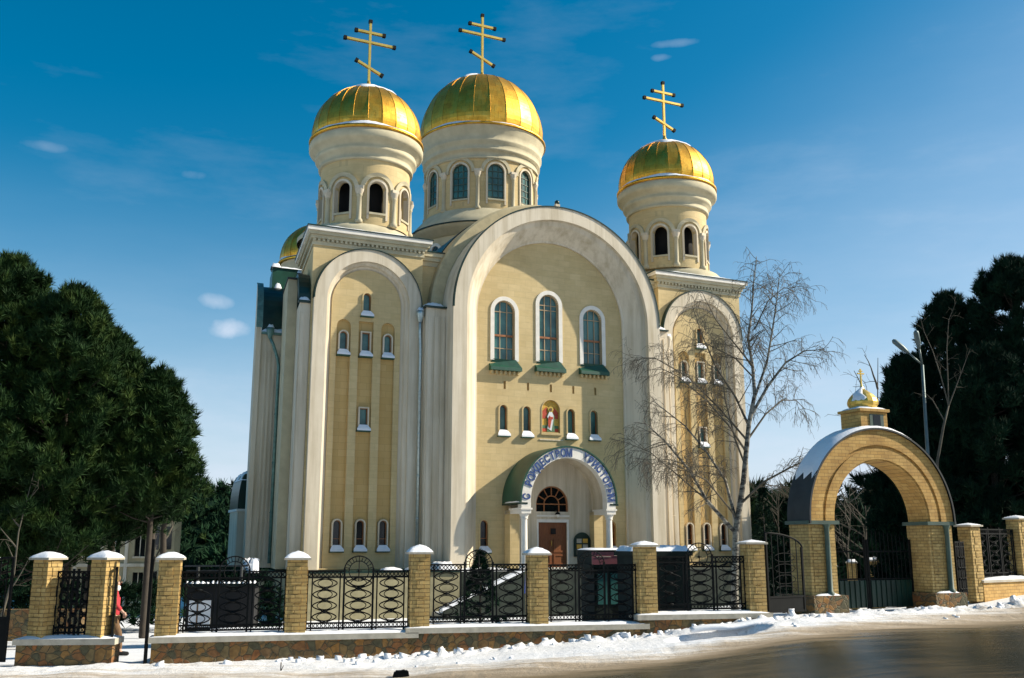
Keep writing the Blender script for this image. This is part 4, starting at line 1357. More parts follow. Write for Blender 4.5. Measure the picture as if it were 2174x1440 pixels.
FL_ = ["iron fence panel in front of the dark box with the white poster", "iron fence panel before the plinth of the left tower", "iron fence panel in front of the snowy steps and small spruce",
       "iron fence panel in front of the church door and burgundy kiosk", "iron fence panel half covered by the dark shed, near the birch"]
for i in range(5):
    zb = [zA, zA, zB, zB, zC][i]
    fence_panel(PX[i], PX[i + 1], zb + .05, FL_[i], H=[1.28, 1.28, 1.32, 1.30, 1.28][i])

# left stretch beside the foot gate
LA = R(4)
lz = EYE - 1.93
lo = (-10.0, 21.55)
stone_wall(0, 1.42, lz, .5, "shortest stone wall, with reddish stones, left of the foot gate", ang=LA, org=lo)
for k, (d, H, lab) in enumerate(((.14, 1.60, "brick pillar at the left end of the short stone wall, right face sunlit"), (1.33, 1.60, "brick pillar at left of the foot gate with a walker behind it"))):
    o = empty("brick_pillar", (lo[0] + d * math.cos(LA), lo[1] + d * math.sin(LA), lz), R(-20), label=lab, cat="pillar", group="brick pillars of the fence")
    pillar_mesh(o, H, w=.40, seed=10 + k)
fence_panel(0, .78, lz + .05, "narrow iron fence panel between the two leftmost whole pillars", H=1.3, wheel=False, xy=(lo[0] + .35, lo[1] + .03), ang=LA)
o = empty("brick_pillar", (-11.40, 21.7, .2), R(-20), label="brick pillar cut by the left edge of the picture", cat="pillar", group="brick pillars of the fence")
pillar_mesh(o, 1.86, seed=15)
# iron leaf of the far left gate, swung open, arched head
def leaf(name, loc, ang, W, H, label, arch=True, solid=.5):
    o = empty(name, loc, ang, label=label, cat="gate leaf", group="iron gate leaves")
    b = MB()
    b.box(0, .05, -.025, .025, 0, H, 'iron'); b.box(W - .05, W, -.025, .025, 0, H - (.35 if arch else 0), 'iron')
    b.box(0, W, -.02, .02, .0, .05, 'iron'); b.box(0, W, -.02, .02, solid, solid + .05, 'iron')
    if arch:
        b.tube([(W * math.sin(q * PI / 20), 0, H - .38 + .38 * math.cos(q * PI / 20)) for q in range(11)], .025, 6, 'iron')
    else: b.box(0, W, -.02, .02, H - .05, H, 'iron')
    b.build('leaf_frame', o)
    b = MB(); b.box(.05, W - .05, -.008, .008, .05, solid, 'iron'); b.build('sheet_panel', o)
    b = MB()
    for i in range(1, 6):
        x = W * i / 6; b.box(x - .009, x + .009, -.009, .009, solid, H - .38 + .37 * math.sqrt(max(0, 1 - (x / W) ** 2)) if arch else H - .05, 'iron')
    for k in range(4):
        zz = solid + .18 + .27 * k
        if zz < H - .5:
            b.tube([(W / 2 + .28 * W * math.cos(q * PI / 8), 0, zz + .11 * math.sin(q * PI / 8)) for q in range(17)], .009, 4, 'iron', cap=False)
    b.build('bars', o)
    return o
leaf('gate_leaf', (-10.42, 21.25, .02), R(178), .85, 2.1, "arch headed iron gate leaf at the left edge of the picture", solid=.85)
leaf('gate_leaf', (-8.36, 21.5, -.08), R(111), 1.0, 2.0, "iron foot gate leaf seen edge on beside the walker", arch=False, solid=1.0)
b = MB(); b.box(-.03, .03, -.03, .03, 0, 2.6, 'iron')
o = tag(b.build('gate_post', loc=(-7.70, 21.7, -.1)), label="slim black gate post standing against the pillar right of the foot gate", cat="post")

# ---------------------------------------------------------------- great gate
GA = R(21)
gate = empty("arched_gate", (10.1, 28.05, .66), GA, label="yellow brick gateway arch with snowy metal roof and tiny golden cupola", cat="gateway")
gs = 2.43   # springing height above its foot
b = MB(); b.slab([bandloop(0, 2.52, 1.68, gs, gs - .02, 48)], -.45, .33, 'archstone')
b.slab([bandloop(0, 2.56, 2.12, gs, gs - .02, 48)], -.50, -.452, 'archstone')
b.slab([bandloop(0, 2.02, 1.72, gs, gs - .02, 48)], -.49, -.452, 'archstone')
b.build('arch', gate)
b = MB()
b.loft(legarc(0, 2.61, gs, gs - .1, -.56, 48), legarc(0, 2.61, gs, gs - .1, .42, 48), 'greymetal')
b.loft(legarc(0, 2.61, gs, gs - .1, -.56, 48), legarc(0, 2.56, gs, gs - .1, -.56, 48), 'greymetal')
b.loft(legarc(0, 2.61, gs, gs - .1, .42, 48), legarc(0, 1.70, gs, gs - .1, .42, 48), 'darkgreen')
b.build('arch_roof', gate, recalc=False)
b = MB(); rnd = random.Random(2)
V = []; F_ = []
for i in range(33):
    a = R(25 + 127 * i / 32)
    for k in range(9):
        y = -.54 + .94 * k / 8
        ed = i in (0, 32) or k in (0, 8)
        aa = a + (0.05 * math.sin(k * 2.1) if i == 32 else 0)
        r_ = 2.61 if ed else 2.61 + .05 + .03 * math.sin(a) + rnd.uniform(-.006, .006)
        V.append((r_ * math.cos(aa), y, gs + r_ * math.sin(aa)))
for i in range(32):
    for k in range(8): q = i * 9 + k; F_.append((q, q + 9, q + 10, q + 1))
b.add(V, F_, 'snow', True); b.build('roof_snow', gate, recalc=False)
for s_ in (-1, 1):
    cx_ = s_ * 2.12
    P_ = empty("gate_pier", (cx_, 0, 0)); P_.parent = gate
    b = MB(); b.box(-.44, .44, -.42, .42, .42, gs - .12, 'brick')
    for k in range(8):
        z = .5 + .22 * k; xw = .26 if k % 2 else .16
        b.box(-.34, -.34 + xw, -.436, -.419, z, z + .19, 'brick')
    b.build('pier_shaft', P_)
    b = MB(); b.box(-.54, .54, -.52, .48, gs - .12, gs - .02, 'tealpaint'); b.build('impost', P_)
    b = MB(); b.box(-.56, .60, -.62, .55, -.3, .42, 'flag'); b.mound(-.4, .4, -.61, -.43, .42, .05, nx=8, ny=3); b.build('pier_base', P_)
    b = MB(); b.lathe([(.11, .42), (.11, .5), (.075, .53), (.07, gs - .22), (.11, gs - .121)], 14, 'tealpaint', (.10 if s_ < 0 else .16, -.50)); b.build('pier_column', P_)
# cupola
b = MB()
T8 = [(.52 * math.cos(R(22.5 + 45 * k)), .52 * math.sin(R(22.5 + 45 * k))) for k in range(8)]
zt = gs + 2.57
b.box(-.48, .48, -.42, .42, zt - .1, zt + .52, 'archstone')
b.box(-.17, .33, -.44, -.422, zt + .10, zt + .44, 'tealpaint'); b.box(-.05, .21, -.445, -.441, zt + .12, zt + .42, 'darkglass')
b.box(-.54, .54, -.48, .48, zt + .52, zt + .60, 'archstone'); b.mound(-.54, .54, -.48, .48, zt + .60, .10, nx=8, ny=6)
b.build('lantern', gate)
b = MB()
pr = [(.36, .62), (.38, .68), (.43, .76), (.44, .84), (.41, .94), (.31, 1.06), (.17, 1.17), (.07, 1.24), (.035, 1.32), (.02, 1.42)]
b.lathe([(r_, zt + z) for r_, z in pr], 16, 'goldpaint', smooth=False); b.build('gate_cupola', gate)
b = MB(); z = zt + 1.5
b.box(-.018, .018, -.018, .018, z - .1, z + .34, 'goldpaint'); b.box(-.12, .12, -.022, .022, z + .18, z + .215, 'goldpaint'); b.box(-.065, .065, -.021, .021, z + .26, z + .285, 'goldpaint')
b.build('cross', gate)
b = MB()
V = []; F_ = []
for i in range(9):
    for k in range(6):
        a = R(178 + 62 * i / 8 + 9 * math.sin(k * 2)); rr, z = pr[3 + k]; o_ = -.01 if i in (0, 8) or k in (0, 5) else .02
        V.append(((rr + o_) * math.cos(a), (rr + o_) * math.sin(a), zt + z + o_))
for i in range(8):
    for k in range(5): q = i * 6 + k; F_.append((q, q + 6, q + 7, q + 1))
b.add(V, F_, 'snow', True); b.build('cupola_snow', gate, recalc=False)
# closed leaves
gate.scale = (.955, 1, .975); gate.location.x = 10.02
G2 = empty("double_gate", (10.02, 28.05, .62), GA, label="closed dark green double gate with slim bars under the gateway arch", cat="gate")
for s_ in (-1, 1):
    L_ = empty("leaf", (0, 0, 0)); L_.parent = G2
    x0, x1 = (-1.66, -.02) if s_ < 0 else (.02, 1.66)
    b = MB(); b.box(x0, x1, .30, .33, .05, .78, 'darkgreen')
    for k in range(9): x = x0 + (x1 - x0) * (k + .5) / 9; b.box(x - .012, x + .012, .27, .299, .05, .78, 'darkgreen')
    b.build('lower_panel', L_)
    b = MB()
    b.box(x0, x0 + .05, .28, .33, .02, 1.9, 'iron'); b.box(x1 - .05, x1, .28, .33, .02, 1.9, 'iron')
    for zz in (.80, 1.55): b.box(x0, x1, .285, .325, zz, zz + .04, 'iron')
    b.build('leaf_frame', L_)
    b = MB()
    for k in range(11): x = x0 + (x1 - x0) * (k + .5) / 11; b.box(x - .008, x + .008, .295, .312, .8, 1.9 + .25 * math.cos((x) * .9), 'iron')
    b.build('bars', L_)
G2.scale = (.95, 1, 1)
# side wicket between birch pillar and gate pier
leaf('gate_leaf', (6.35, 25.35, .72), R(33), 1.35, 1.95, "narrow iron wicket between the long fence and the gateway pier", arch=True, solid=.35)
# fence right of the gate
RA = R(38)
for k, (x, y, z0, H, lab) in enumerate(((13.62, 30.05, .75, 2.15, "brick pillar just right of the gateway arch"), (15.85, 31.6, 1.30, 1.85, "brick pillar cut by the right edge of the picture"))):
    o = empty("brick_pillar", (x, y, z0), R(30), label=lab, cat="pillar", group="brick pillars of the fence")
    pillar_mesh(o, H, seed=20 + k)
fence_panel(0, .55, .95, "very narrow iron fence panel right beside the gateway arch", H=1.5, wheel=False, xy=(12.85, 29.35), ang=R(40))
fence_panel(0, 2.25, 1.38, "iron fence panel over the yellow wall at the right edge", H=1.45, wheel=False, xy=(13.8, 30.2), ang=R(35))
o = empty("stone_wall", (13.7, 30.1, 0), R(35), label="low yellow stone wall on the snowy bank at the right edge", cat="wall", group='stone base walls under the fence')
b = MB(); b.box(0, 8, -.25, .25, -.2, 1.28, 'archstone'); b.build('wall_body', o)
b = MB(); b.box(-.05, 8, -.30, .30, 1.28, 1.35, 'coping'); b.build('coping', o)
b = MB(); b.mound(-.05, 8, -.3, .3, 1.35, .09, nx=40, ny=4); b.build('snow_layer', o)

# ---------------------------------------------------------------- yard
def snowroof(b, x0, x1, y0, y1, z, h, seed=0): b.mound(x0, x1, y0, y1, z, h, nx=14, ny=8, seed=seed, edge=.08)
k1 = empty("kiosk", (2.35, 28.4, -.10), R(14), label="small glazed kiosk with burgundy sign board and snowy roof", cat="kiosk")
b = MB(); b.box(-.05, 1.25, 0, .06, 0, 1.85, 'kiosk'); b.box(0.45, 1.2, -.0, 1.2, 0, 1.85, 'kiosk'); b.box(-.05, 0.0, 0, 1.2, 0, 1.85, 'kiosk'); b.build('kiosk_wall', k1)
b = MB()
for q in range(3): b.box(.04 + .38 * q, .36 + .38 * q, -.02, -.005, .85, 1.7, 'glass')
b.build('window', k1)
b = MB(); b.box(-.15, 1.05, -.12, -.05, 1.93, 2.28, 'burgundy'); b.box(-.02, .40, -.135, -.121, 2.14, 2.155, 'coping'); b.box(.5, .86, -.135, -.121, 2.17, 2.185, 'coping'); b.build('sign_board', k1)
b = MB(); b.box(-.2, 1.4, -.1, 1.3, 1.85, 1.93, 'kiosk'); b.box(-.15, 1.4, -.045, 1.25, 1.93, 2.33, 'kiosk'); snowroof(b, -.2, 1.42, -.15, 1.3, 2.33, .05, 3); b.build('roof', k1)
k2 = empty("shed", (3.15, 26.6, .35), R(13), label="dark green garden shed with snow covered roof behind the pillar", cat="shed")
b = MB(); b.box(0, 1.62, 0, 1.2, 0, 1.74, 'kiosk'); 
for q in range(6): b.box(.1 + .27 * q, .12 + .27 * q, -.012, -.0005, .05, 1.7, 'iron')
b.build('shed_wall', k2)
b = MB(); b.box(-.06, 1.68, -.08, 1.3, 1.74, 1.86, 'kiosk'); snowroof(b, -.06, 1.68, -.08, 1.3, 1.86, .14, 2); b.build('roof', k2)
# dark box with a poster at the left
k3 = empty("dark_stall", (-8.35, 26.2, .2), R(8), label="dark stall with a white poster behind the first fence panel", cat="stall")
b = MB(); b.box(0, 1.7, 0, 1.2, 0, 1.12, 'black'); b.box(-.1, 1.8, -.1, 1.3, 1.12, 1.2, 'kiosk'); b.build('stall_body', k3)
b = MB(); b.box(.08, .62, -.03, -.004, .12, .78, 'poster'); b.box(.27, .31, -.035, -.031, .12, .78, 'browncloth'); b.build('poster_board', k3)
b = MB()
for q in range(14): b.mound(-.05 + .13 * q, .03 + .13 * q, -.12, .2, 1.2, .06, nx=4, ny=3, seed=q)
b.build('roof_snow', k3)
b = MB(); b.box(-.1, 1.5, -.02, .02, 1.62, 1.66, 'greymetal'); b.box(-.1, 1.4, .3, .34, 1.5, 1.53, 'greymetal'); b.box(.2, .24, 0, .3, 1.1, 1.64, 'greymetal'); b.box(1.3, 1.34, 0, .3, 1.1, 1.64, 'greymetal'); b.build('awning_rail', k3)
# blue tarpaulin corner beside the porch pillar
b = MB(); V = [(-.25, 0, 0), (.4, 0, 0), (.4, .3, 0), (-.25, .3, 0), (-.2, .1, .85), (.18, .12, .36)]
b.add(V, [(0, 1, 5, 4), (1, 2, 5), (2, 3, 4, 5), (3, 0, 4), (0, 3, 2, 1)], 'bluecloth')
tag(b.build('folded_parasol', loc=(.62, 30.5, .95 + .0)), label="folded bright blue parasol peeping over the pillar before the porch", cat="parasol")
b = MB(); b.tube([(.0, 0, 0), (.0, 0, 1.2)], .03, 6, 'iron'); p_ = b.build('pole', bpy.data.objects['folded_parasol'], loc=(0, .15, -1.2))
b = MB()
b.slab([[(-.16, 0), (.16, 0), (.14, .10), (.05, .13), (-.13, .09)]], -.07, .07, 'iron'); b.box(-.1, .12, -.05, .05, .08, .12, 'black')
tag(b.build('road_debris', loc=(-2.1, 19.6, verge_z(-2.1, 19.6) + .0), rz=.1), label="small black lump of debris lying at the edge of the road", cat="debris")
b = MB(); b.tube([(0, 0, -.2), (0, 0, .28)], .012, 6, 'bark'); b.tube([(0, 0, .1), (.05, 0, .22)], .008, 5, 'bark')
tag(b.build('stick', loc=(-4.6, 20.6, verge_z(-4.6, 20.6) - .12)), label="short dark stick poking out of the trodden verge snow", cat="stick")

# ---------------------------------------------------------------- street lamp and bare trees on the right
def pt(px, py, Y):
    a = (px - 1087) / 2100.0; c = (720 - py) / 2100.0; p = R(11.7)
    y = math.cos(p) - c * math.sin(p)
    return Vector((a / y * Y, Y, EYE + (math.sin(p) + c * math.cos(p)) / y * Y))
lp = pt(1985, 1230, 34); 
lamp = empty("street_lamp", (lp.x, 34, 0), 0, label="tall steel street lamp with two heads in front of the dark pines", cat="street lamp")
top = pt(1958, 775, 34)
def rel(v): return (v.x - lp.x, v.y - 34, v.z)
b = MB(); b.tube([(0, 0, .5), rel(top)], [.085, .05], 10, 'lamp'); b.build('pole', lamp)
for (q, w_) in (((1895, 722), .0), ((1944, 702), .6)):
    e = pt(*q, 34 - w_)
    b = MB()
    mid = top.lerp(e, .45) + Vector((0, 0, .02))
    b.tube([rel(top), rel(mid)], .032, 8, 'lamp'); b.build('arm', lamp)
    b = MB()
    b.tube([rel(mid), rel(mid.lerp(e, .15)), rel(mid.lerp(e, .4)), rel(mid.lerp(e, .9)), rel(e)], [.04, .065, .095, .09, .04], 10, 'lamp'); b.build('lamp_head', lamp)

rt_ = random.Random(11)
def branch_tree(mb, pts, r0, r1, key, rnd, lvl, step, lens, droop, sides, twigkey, limit):
    """limb along pts with recursive side branches"""
    n = len(pts)
    rad = [r0 + (r1 - r0) * i / (n - 1) for i in range(n)]
    mb.tube(pts, rad, sides[0], key, cap=False)
    if lvl == 0: return
    L = sum((pts[i + 1] - pts[i]).length for i in range(n - 1))
    k = max(2, int(L / step[0]))
    for q in range(k):
        t_ = .18 + .82 * (q + rnd.random()) / k
        f = min(t_, .999) * (n - 1); i = int(f)
        p = pts[i].lerp(pts[i + 1], f - i); d = (pts[i + 1] - pts[i]).normalized()
        ax = Vector((rnd.gauss(0, 1), rnd.gauss(0, 1), rnd.gauss(0, .5)))
        side = (ax - d * ax.dot(d)).normalized()
        nd = (d * rnd.uniform(.5, 1.0) + side * rnd.uniform(.6, 1.1)).normalized()
        l = lens[0] * rnd.uniform(.55, 1.2) * (1 - .45 * t_)
        m = 5 if lvl > 1 else 4
        pp = [p]; dd = nd.copy()
        for s_ in range(m):
            dd = (dd + Vector((rnd.gauss(0, .16), rnd.gauss(0, .16), -droop[0] + rnd.gauss(0, .10)))).normalized()
            pp.append(pp[-1] + dd * l / m)
        rr = max(r1 * .8, (rad[i]) * .42)
        branch_tree(mb, pp, min(rr, limit[0]), limit[1], twigkey, rnd, lvl - 1, step[1:], lens[1:], droop[1:], sides[1:], twigkey, limit[2:] if len(limit) > 3 else limit)
birch = empty("birch_tree", (7.1, 30.6, .3), 0, label="bare birch with pale trunk and drooping twigs before the right tower", cat="tree", group="")
if 'group' in birch: del birch['group']
def ppx(lst, Y0=31.0, dy=0.0):
    out_ = []
    for i, (x, y) in enumerate(lst): out_.append(pt(x, y, Y0 + dy * i / max(1, len(lst) - 1)) - Vector((7.1, 30.6, .3)))
    return out_
limbs = [([(1560, 1330), (1560, 1230), (1562, 1130), (1578, 1025), (1590, 900), (1602, 840)], 0, .12, .062),
         ([(1602, 840), (1598, 780), (1588, 720), (1596, 660), (1600, 600), (1606, 545)], .5, .08, .012),
         ([(1596, 880), (1630, 820), (1668, 770), (1708, 745), (1752, 742)], -.5, .07, .010),
         ([(1560, 1130), (1500, 1062), (1465, 1000), (1410, 935), (1365, 895)], -1.2, .085, .014),
         ([(1562, 1105), (1540, 1020), (1500, 960), (1455, 905), (1385, 850)], .8, .07, .012),
         ([(1572, 1070), (1620, 1024), (1672, 996), (1720, 972), (1772, 962)], -.9, .055, .010),
         ([(1590, 905), (1560, 840), (1520, 780), (1490, 710), (1470, 650)], 1.0, .055, .010),
         ([(1600, 850), (1628, 770), (1640, 700), (1650, 630), (1655, 580)], -.6, .06, .010),
         ([(1585, 960), (1545, 900), (1500, 850), (1440, 800), (1400, 780)], -1.4, .05, .010),
         ([(1600, 780), (1560, 730), (1520, 680), (1490, 620)], -1.0, .04, .008),
         ([(1583, 990), (1560, 930), (1540, 850), (1530, 780), (1535, 720)], 1.6, .05, .010),
         ([(1590, 930), (1625, 880), (1660, 850), (1690, 850), (1710, 870)], .9, .045, .008),
         ([(1590, 940), (1530, 870), (1460, 800), (1390, 760), (1340, 760)], .4, .045, .008),
         ([(1500, 1062), (1440, 1010), (1380, 960), (1330, 940)], -.3, .035, .008),
         ([(1598, 800), (1560, 760), (1500, 730), (1440, 740)], .6, .035, .008),
         ([(1602, 700), (1630, 640), (1665, 610), (1690, 620)], .3, .03, .007),
         ([(1565, 1100), (1500, 1020), (1430, 985), (1370, 985)], -2.0, .04, .008)]
tm = MB(); bm_ = MB()
for i, (pl, dy, r0, r1) in enumerate(limbs):
    if i: r0 *= .78
    P_ = ppx(pl, 31.0 if i else 31, dy)
    if i == 0: tm.tube(P_, [r0 + (r1 - r0) * q / 5 for q in range(6)], 12, 'birch', cap=False)
    else:
        branch_tree(bm_, P_, r0, r1, 'birch' if r0 > .045 else 'twig', rt_, 3, (.19, .15, .11), (1.25, .70, .42), (.03, .18, .42), (7, 4, 3, 3), 'twig', (.026, .007, .010, .005, .0062, .004))
tm.build('trunk', birch, recalc=False); bm_.build('crown', birch, recalc=False)

def bare_tree(name, x, y, z0, H, spread, seed, label, key='bare', nl=6, group=None, levels=2, dens=1.0, lean=0):
    rnd = random.Random(seed)
    o = empty(name, (x, y, z0), 0, label=label, cat="tree", group=group)
    T_ = [Vector((0, 0, -.3)), Vector((lean * .2, 0, H * .2)), Vector((lean * .5 + rnd.gauss(0, .1), 0, H * .42)), Vector((lean + rnd.gauss(0, .2), rnd.gauss(0, .1), H * .65)), Vector((lean * 1.3 + rnd.gauss(0, .2), 0, H))]
    t_ = MB(); t_.tube(T_, [H * .009, H * .008, H * .006, H * .004, H * .0012], 7, key, cap=False); t_.build('trunk', o, recalc=False)
    c_ = MB()
    for i in range(nl):
        f = .32 + .6 * i / nl; p = T_[0].lerp(T_[-1], f) if False else (T_[1].lerp(T_[2], (f - .2) / .22) if f < .42 else T_[2].lerp(T_[3], (f - .42) / .23) if f < .65 else T_[3].lerp(T_[4], (f - .65) / .35))
        a = rnd.uniform(0, 2 * PI); l = spread * rnd.uniform(.7, 1.2) * (1.1 - .6 * f)
        pts = [p]; d = Vector((math.cos(a), math.sin(a), rnd.uniform(.5, 1.1))).normalized()
        for s_ in range(5):
            d = (d + Vector((rnd.gauss(0, .12), rnd.gauss(0, .12), .06))).normalized(); pts.append(pts[-1] + d * l / 5)
        branch_tree(c_, pts, H * .005, H * .0012, key, rnd, levels, (.42 / dens, .3 / dens), (spread * .45, spread * .22), (.0, .03), (5, 3, 3), key, (H * .0022, H * .0008, H * .001, H * .0005))
    c_.build('crown', o, recalc=False)
    return o
bt = empty("young_bare_tree", (14.6, 33.0, .6), 0, label="slim pale bare tree forking beside the street lamp", cat="tree")
def rp(lst): return [pt(x, y, 33) - Vector((14.6, 33, .6)) for x, y in lst]
b = MB(); b.tube(rp([(1990, 1240), (1988, 1100), (1990, 980), (2003, 905), (2014, 862)]), [.07, .06, .05, .045, .03], 8, 'bare'); b.build('trunk', bt, recalc=False)
b = MB(); rnd = random.Random(5)
for l_ in ([(2014, 862), (1998, 800), (1980, 745), (1962, 705), (1950, 660)], [(2014, 862), (2012, 800), (2010, 740), (2014, 680), (2030, 640)], [(2014, 862), (2030, 820), (2045, 780), (2060, 740)], [(2006, 895), (1980, 850), (1960, 830)]):
    branch_tree(b, rp(l_), .024, .005, 'bare', rnd, 2, (.4, .3), (.7, .4), (-.02, .05), (6, 3, 3), 'bare', (.012, .004, .006, .003))
b.build('crown', bt, recalc=False)

# ---------------------------------------------------------------- foliage
def blades(C, D, per, ln, wd, spread, rng):
    """thin needle triangles fanning out of every centre C in direction D"""
    N = len(C)
    c = np.repeat(C, per, 0); d = np.repeat(D, per, 0)
    r = rng.normal(size=c.shape); v = d + r * spread
    v /= np.linalg.norm(v, axis=1, keepdims=True)
    L = ln * rng.uniform(.6, 1.15, (len(c), 1))
    s_ = np.cross(v, rng.normal(size=c.shape)); s_ /= np.linalg.norm(s_, axis=1, keepdims=True)
    base = c + v * L * .08
    P = np.empty((len(c), 3, 3)); w = wd * rng.uniform(.7, 1.3, (len(c), 1))
    P[:, 0] = base - s_ * w * .5; P[:, 1] = base + s_ * w * .5; P[:, 2] = c + v * L
    return P.reshape(-1, 3)
def tri_mesh(name, P, key, parent=None, loc=None):
    me = bpy.data.meshes.new(name); n = len(P)
    me.vertices.add(n); me.vertices.foreach_set('co', P.astype(np.float32).ravel())
    me.loops.add(n); me.loops.foreach_set('vertex_index', np.arange(n, dtype=np.int32))
    me.polygons.add(n // 3); me.polygons.foreach_set('loop_start', np.arange(0, n, 3, dtype=np.int32))
    try: me.polygons.foreach_set('loop_total', np.full(n // 3, 3, dtype=np.int32))
    except Exception: pass
    me.materials.append(M[key]); me.update(); me.validate()
    o = bpy.data.objects.new(name, me); col.objects.link(o)
    if parent is not None: o.parent = parent
    if loc is not None: o.location = loc
    return o
def pine(name, x, y, z0, zb, zt, rad, seed, label, key='pine', ntip=420, per=26, group=None, shape=.55, ln=.30, wd=.035, trunk_r=.16, ys=1.0, sub=5):
    rng = np.random.default_rng(seed); rnd = random.Random(seed)
    o = empty(name, (x, y, z0), 0, label=label, cat="tree", group=group)
    t_ = MB(); t_.tube([(0, 0, -.3), (rnd.gauss(0, .05), 0, (zt - z0) * .4), (rnd.gauss(0, .1), 0, zt - z0 - .4)], [trunk_r, trunk_r * .8, .03], 9, 'bark', cap=False)
    C = []; D = []
    H = zt - zb
    for i in range(ntip):
        t = (i + rng.random()) / ntip
        env = rad * (min(1, (t + .12) / .42) ** .5) * (max(0, 1 - t) ** shape) * 1.18
        a = rng.uniform(0, 2 * PI)
        lump = 1 + .17 * math.sin(3 * a + 9 * t + seed) + .15 * math.sin(5 * a - 17 * t + 2 * seed) + .09 * math.sin(31 * t + 2 * a) + rng.normal() * .07
        fr = rng.uniform(.25, 1) ** .5
        rr = env * lump * fr
        p = np.array([rr * math.cos(a), rr * math.sin(a) * ys, zb - z0 + H * t - .10 * rr])
        dr = np.array([math.cos(a) * .8, math.sin(a) * .8, .35 + .9 * t]); dr /= np.linalg.norm(dr)
        if fr > .8 and i % 3 == 0:
            t_.tube([(0, 0, p[2] - .35 * rr), (p[0] * .5, p[1] * .5, p[2] - .22 * rr), tuple(p)], [.035, .022, .01], 4, 'bark', cap=False)
        for s_ in range(sub):     # upright candle-like tufts grouped on a branch end
            q = p + rng.normal(size=3) * np.array([.13, .13, .10])
            dd = dr * .5 + np.array([rng.normal() * .25, rng.normal() * .25, .8]); dd /= np.linalg.norm(dd)
            C.append(q); D.append(dd); C.append(q + dd * ln * .5); D.append(dd)
    t_.build('trunk', o, recalc=False)
    P = blades(np.array(C), np.array(D), per, ln, wd, .55, rng)
    tri_mesh('crown', P, key, o)
    return o
LG = "pines on the left behind the fence"
c1 = pt(50, 565, 30); c2 = pt(262, 718, 31.5)
pine("pine_tree", c1.x - .3, 30, .0, 1.9, c1.z - .05, 3.5, 1, "tallest dark pine on the left, crown cut by the picture edge", ntip=1150, group=LG, shape=.50, trunk_r=.2)
pine("pine_tree", c2.x - .45, 31.5, .0, 2.7, c2.z, 2.15, 2, "pine in front of the hill, its ragged branches reaching towards the church", ntip=600, group=LG, shape=.42, trunk_r=.16)
c3 = pt(150, 640, 29); pine("pine_tree", c3.x, 29.2, .0, 2.1, c3.z + .2, 2.2, 3, "pine squeezed between the two big ones, lower top", ntip=560, group=LG, shape=.45, trunk_r=.14)
c4 = pt(352, 805, 30); pine("pine_tree", c4.x - .30, 30.4, .0, 3.2, c4.z, 1.3, 4, "smallest left pine, shaggy tufts closest to the old building", ntip=380, group=LG, shape=.4, trunk_r=.10)
RG = "dark pines right of the gateway"
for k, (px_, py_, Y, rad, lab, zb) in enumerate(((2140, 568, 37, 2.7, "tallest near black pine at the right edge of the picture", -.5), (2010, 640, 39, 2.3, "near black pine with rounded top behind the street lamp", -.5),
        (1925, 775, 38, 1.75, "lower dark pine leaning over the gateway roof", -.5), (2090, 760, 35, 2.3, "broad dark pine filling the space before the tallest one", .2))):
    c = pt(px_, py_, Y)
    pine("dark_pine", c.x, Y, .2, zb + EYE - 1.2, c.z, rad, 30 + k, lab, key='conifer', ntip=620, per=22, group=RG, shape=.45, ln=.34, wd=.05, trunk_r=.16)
# spruce and bush by the church
def spruce(name, x, y, z0, H, rad, seed, label, snowy=False, cat="tree"):
    rng = np.random.default_rng(seed)
    o = empty(name, (x, y, z0), 0, label=label, cat=cat)
    C = []; D = []
    for i in range(260):
        t = rng.random() ** .8; a = rng.uniform(0, 2 * PI); tier = .75 + .25 * abs(math.sin(t * 14)); rr = rad * (1 - t) * tier * rng.uniform(.3, 1) ** .4
        C.append([rr * math.cos(a), rr * math.sin(a), H * (.06 + .94 * t) - .1 * rr]); D.append([math.cos(a), math.sin(a), -.1])
    D = np.array(D); D /= np.linalg.norm(D, axis=1, keepdims=True)
    tri_mesh('crown', blades(np.array(C), D, 26, .2, .03, .6, rng), 'conifer', o)
    t_ = MB(); t_.tube([(0, 0, -.1), (0, 0, H * .95)], [.06, .01], 6, 'bark'); t_.build('trunk', o)
    return o
s0 = pt(1020, 1172, 33)
spruce("small_spruce", s0.x, 33, gz(s0.x, 33), s0.z - gz(s0.x, 33), .95, 5, "small dark spruce beside the snowy church steps")
rng = np.random.default_rng(9)
o = empty("round_bush", (-7.2, 28.0, gz(-7.2, 28)), 0, label="rounded dark evergreen bush with frosted top behind the first fence panel", cat="bush")
C = []; D = []
for i in range(420):
    v = rng.normal(size=3); v /= np.linalg.norm(v); v[2] = abs(v[2]); q = v * rng.uniform(.6, 1) * np.array([.95, .9, 1.62]); C.append(q); D.append(v)
tri_mesh('foliage', blades(np.array(C), np.array(D), 24, .2, .035, .6, rng), 'conifer', o)
b = MB()
V = []; F_ = []
for i in range(17):
    for k in range(6):
        a = 2 * PI * i / 16; e = R(75 + 2.9 * k); j_ = .06 * math.sin(i * 2.3 + k); r_ = 1.0 + (.06 + j_ if 0 < k else -.1)
        V.append((.95 * r_ * math.cos(e) * math.cos(a), .9 * r_ * math.cos(e) * math.sin(a), 1.66 * r_ * math.sin(e)))
for i in range(16):
    for k in range(5): q = i * 6 + k; F_.append((q, q + 6, q + 7, q + 1))
b.add(V, F_, 'snow', True); b.build('snow_cap', o, recalc=False)

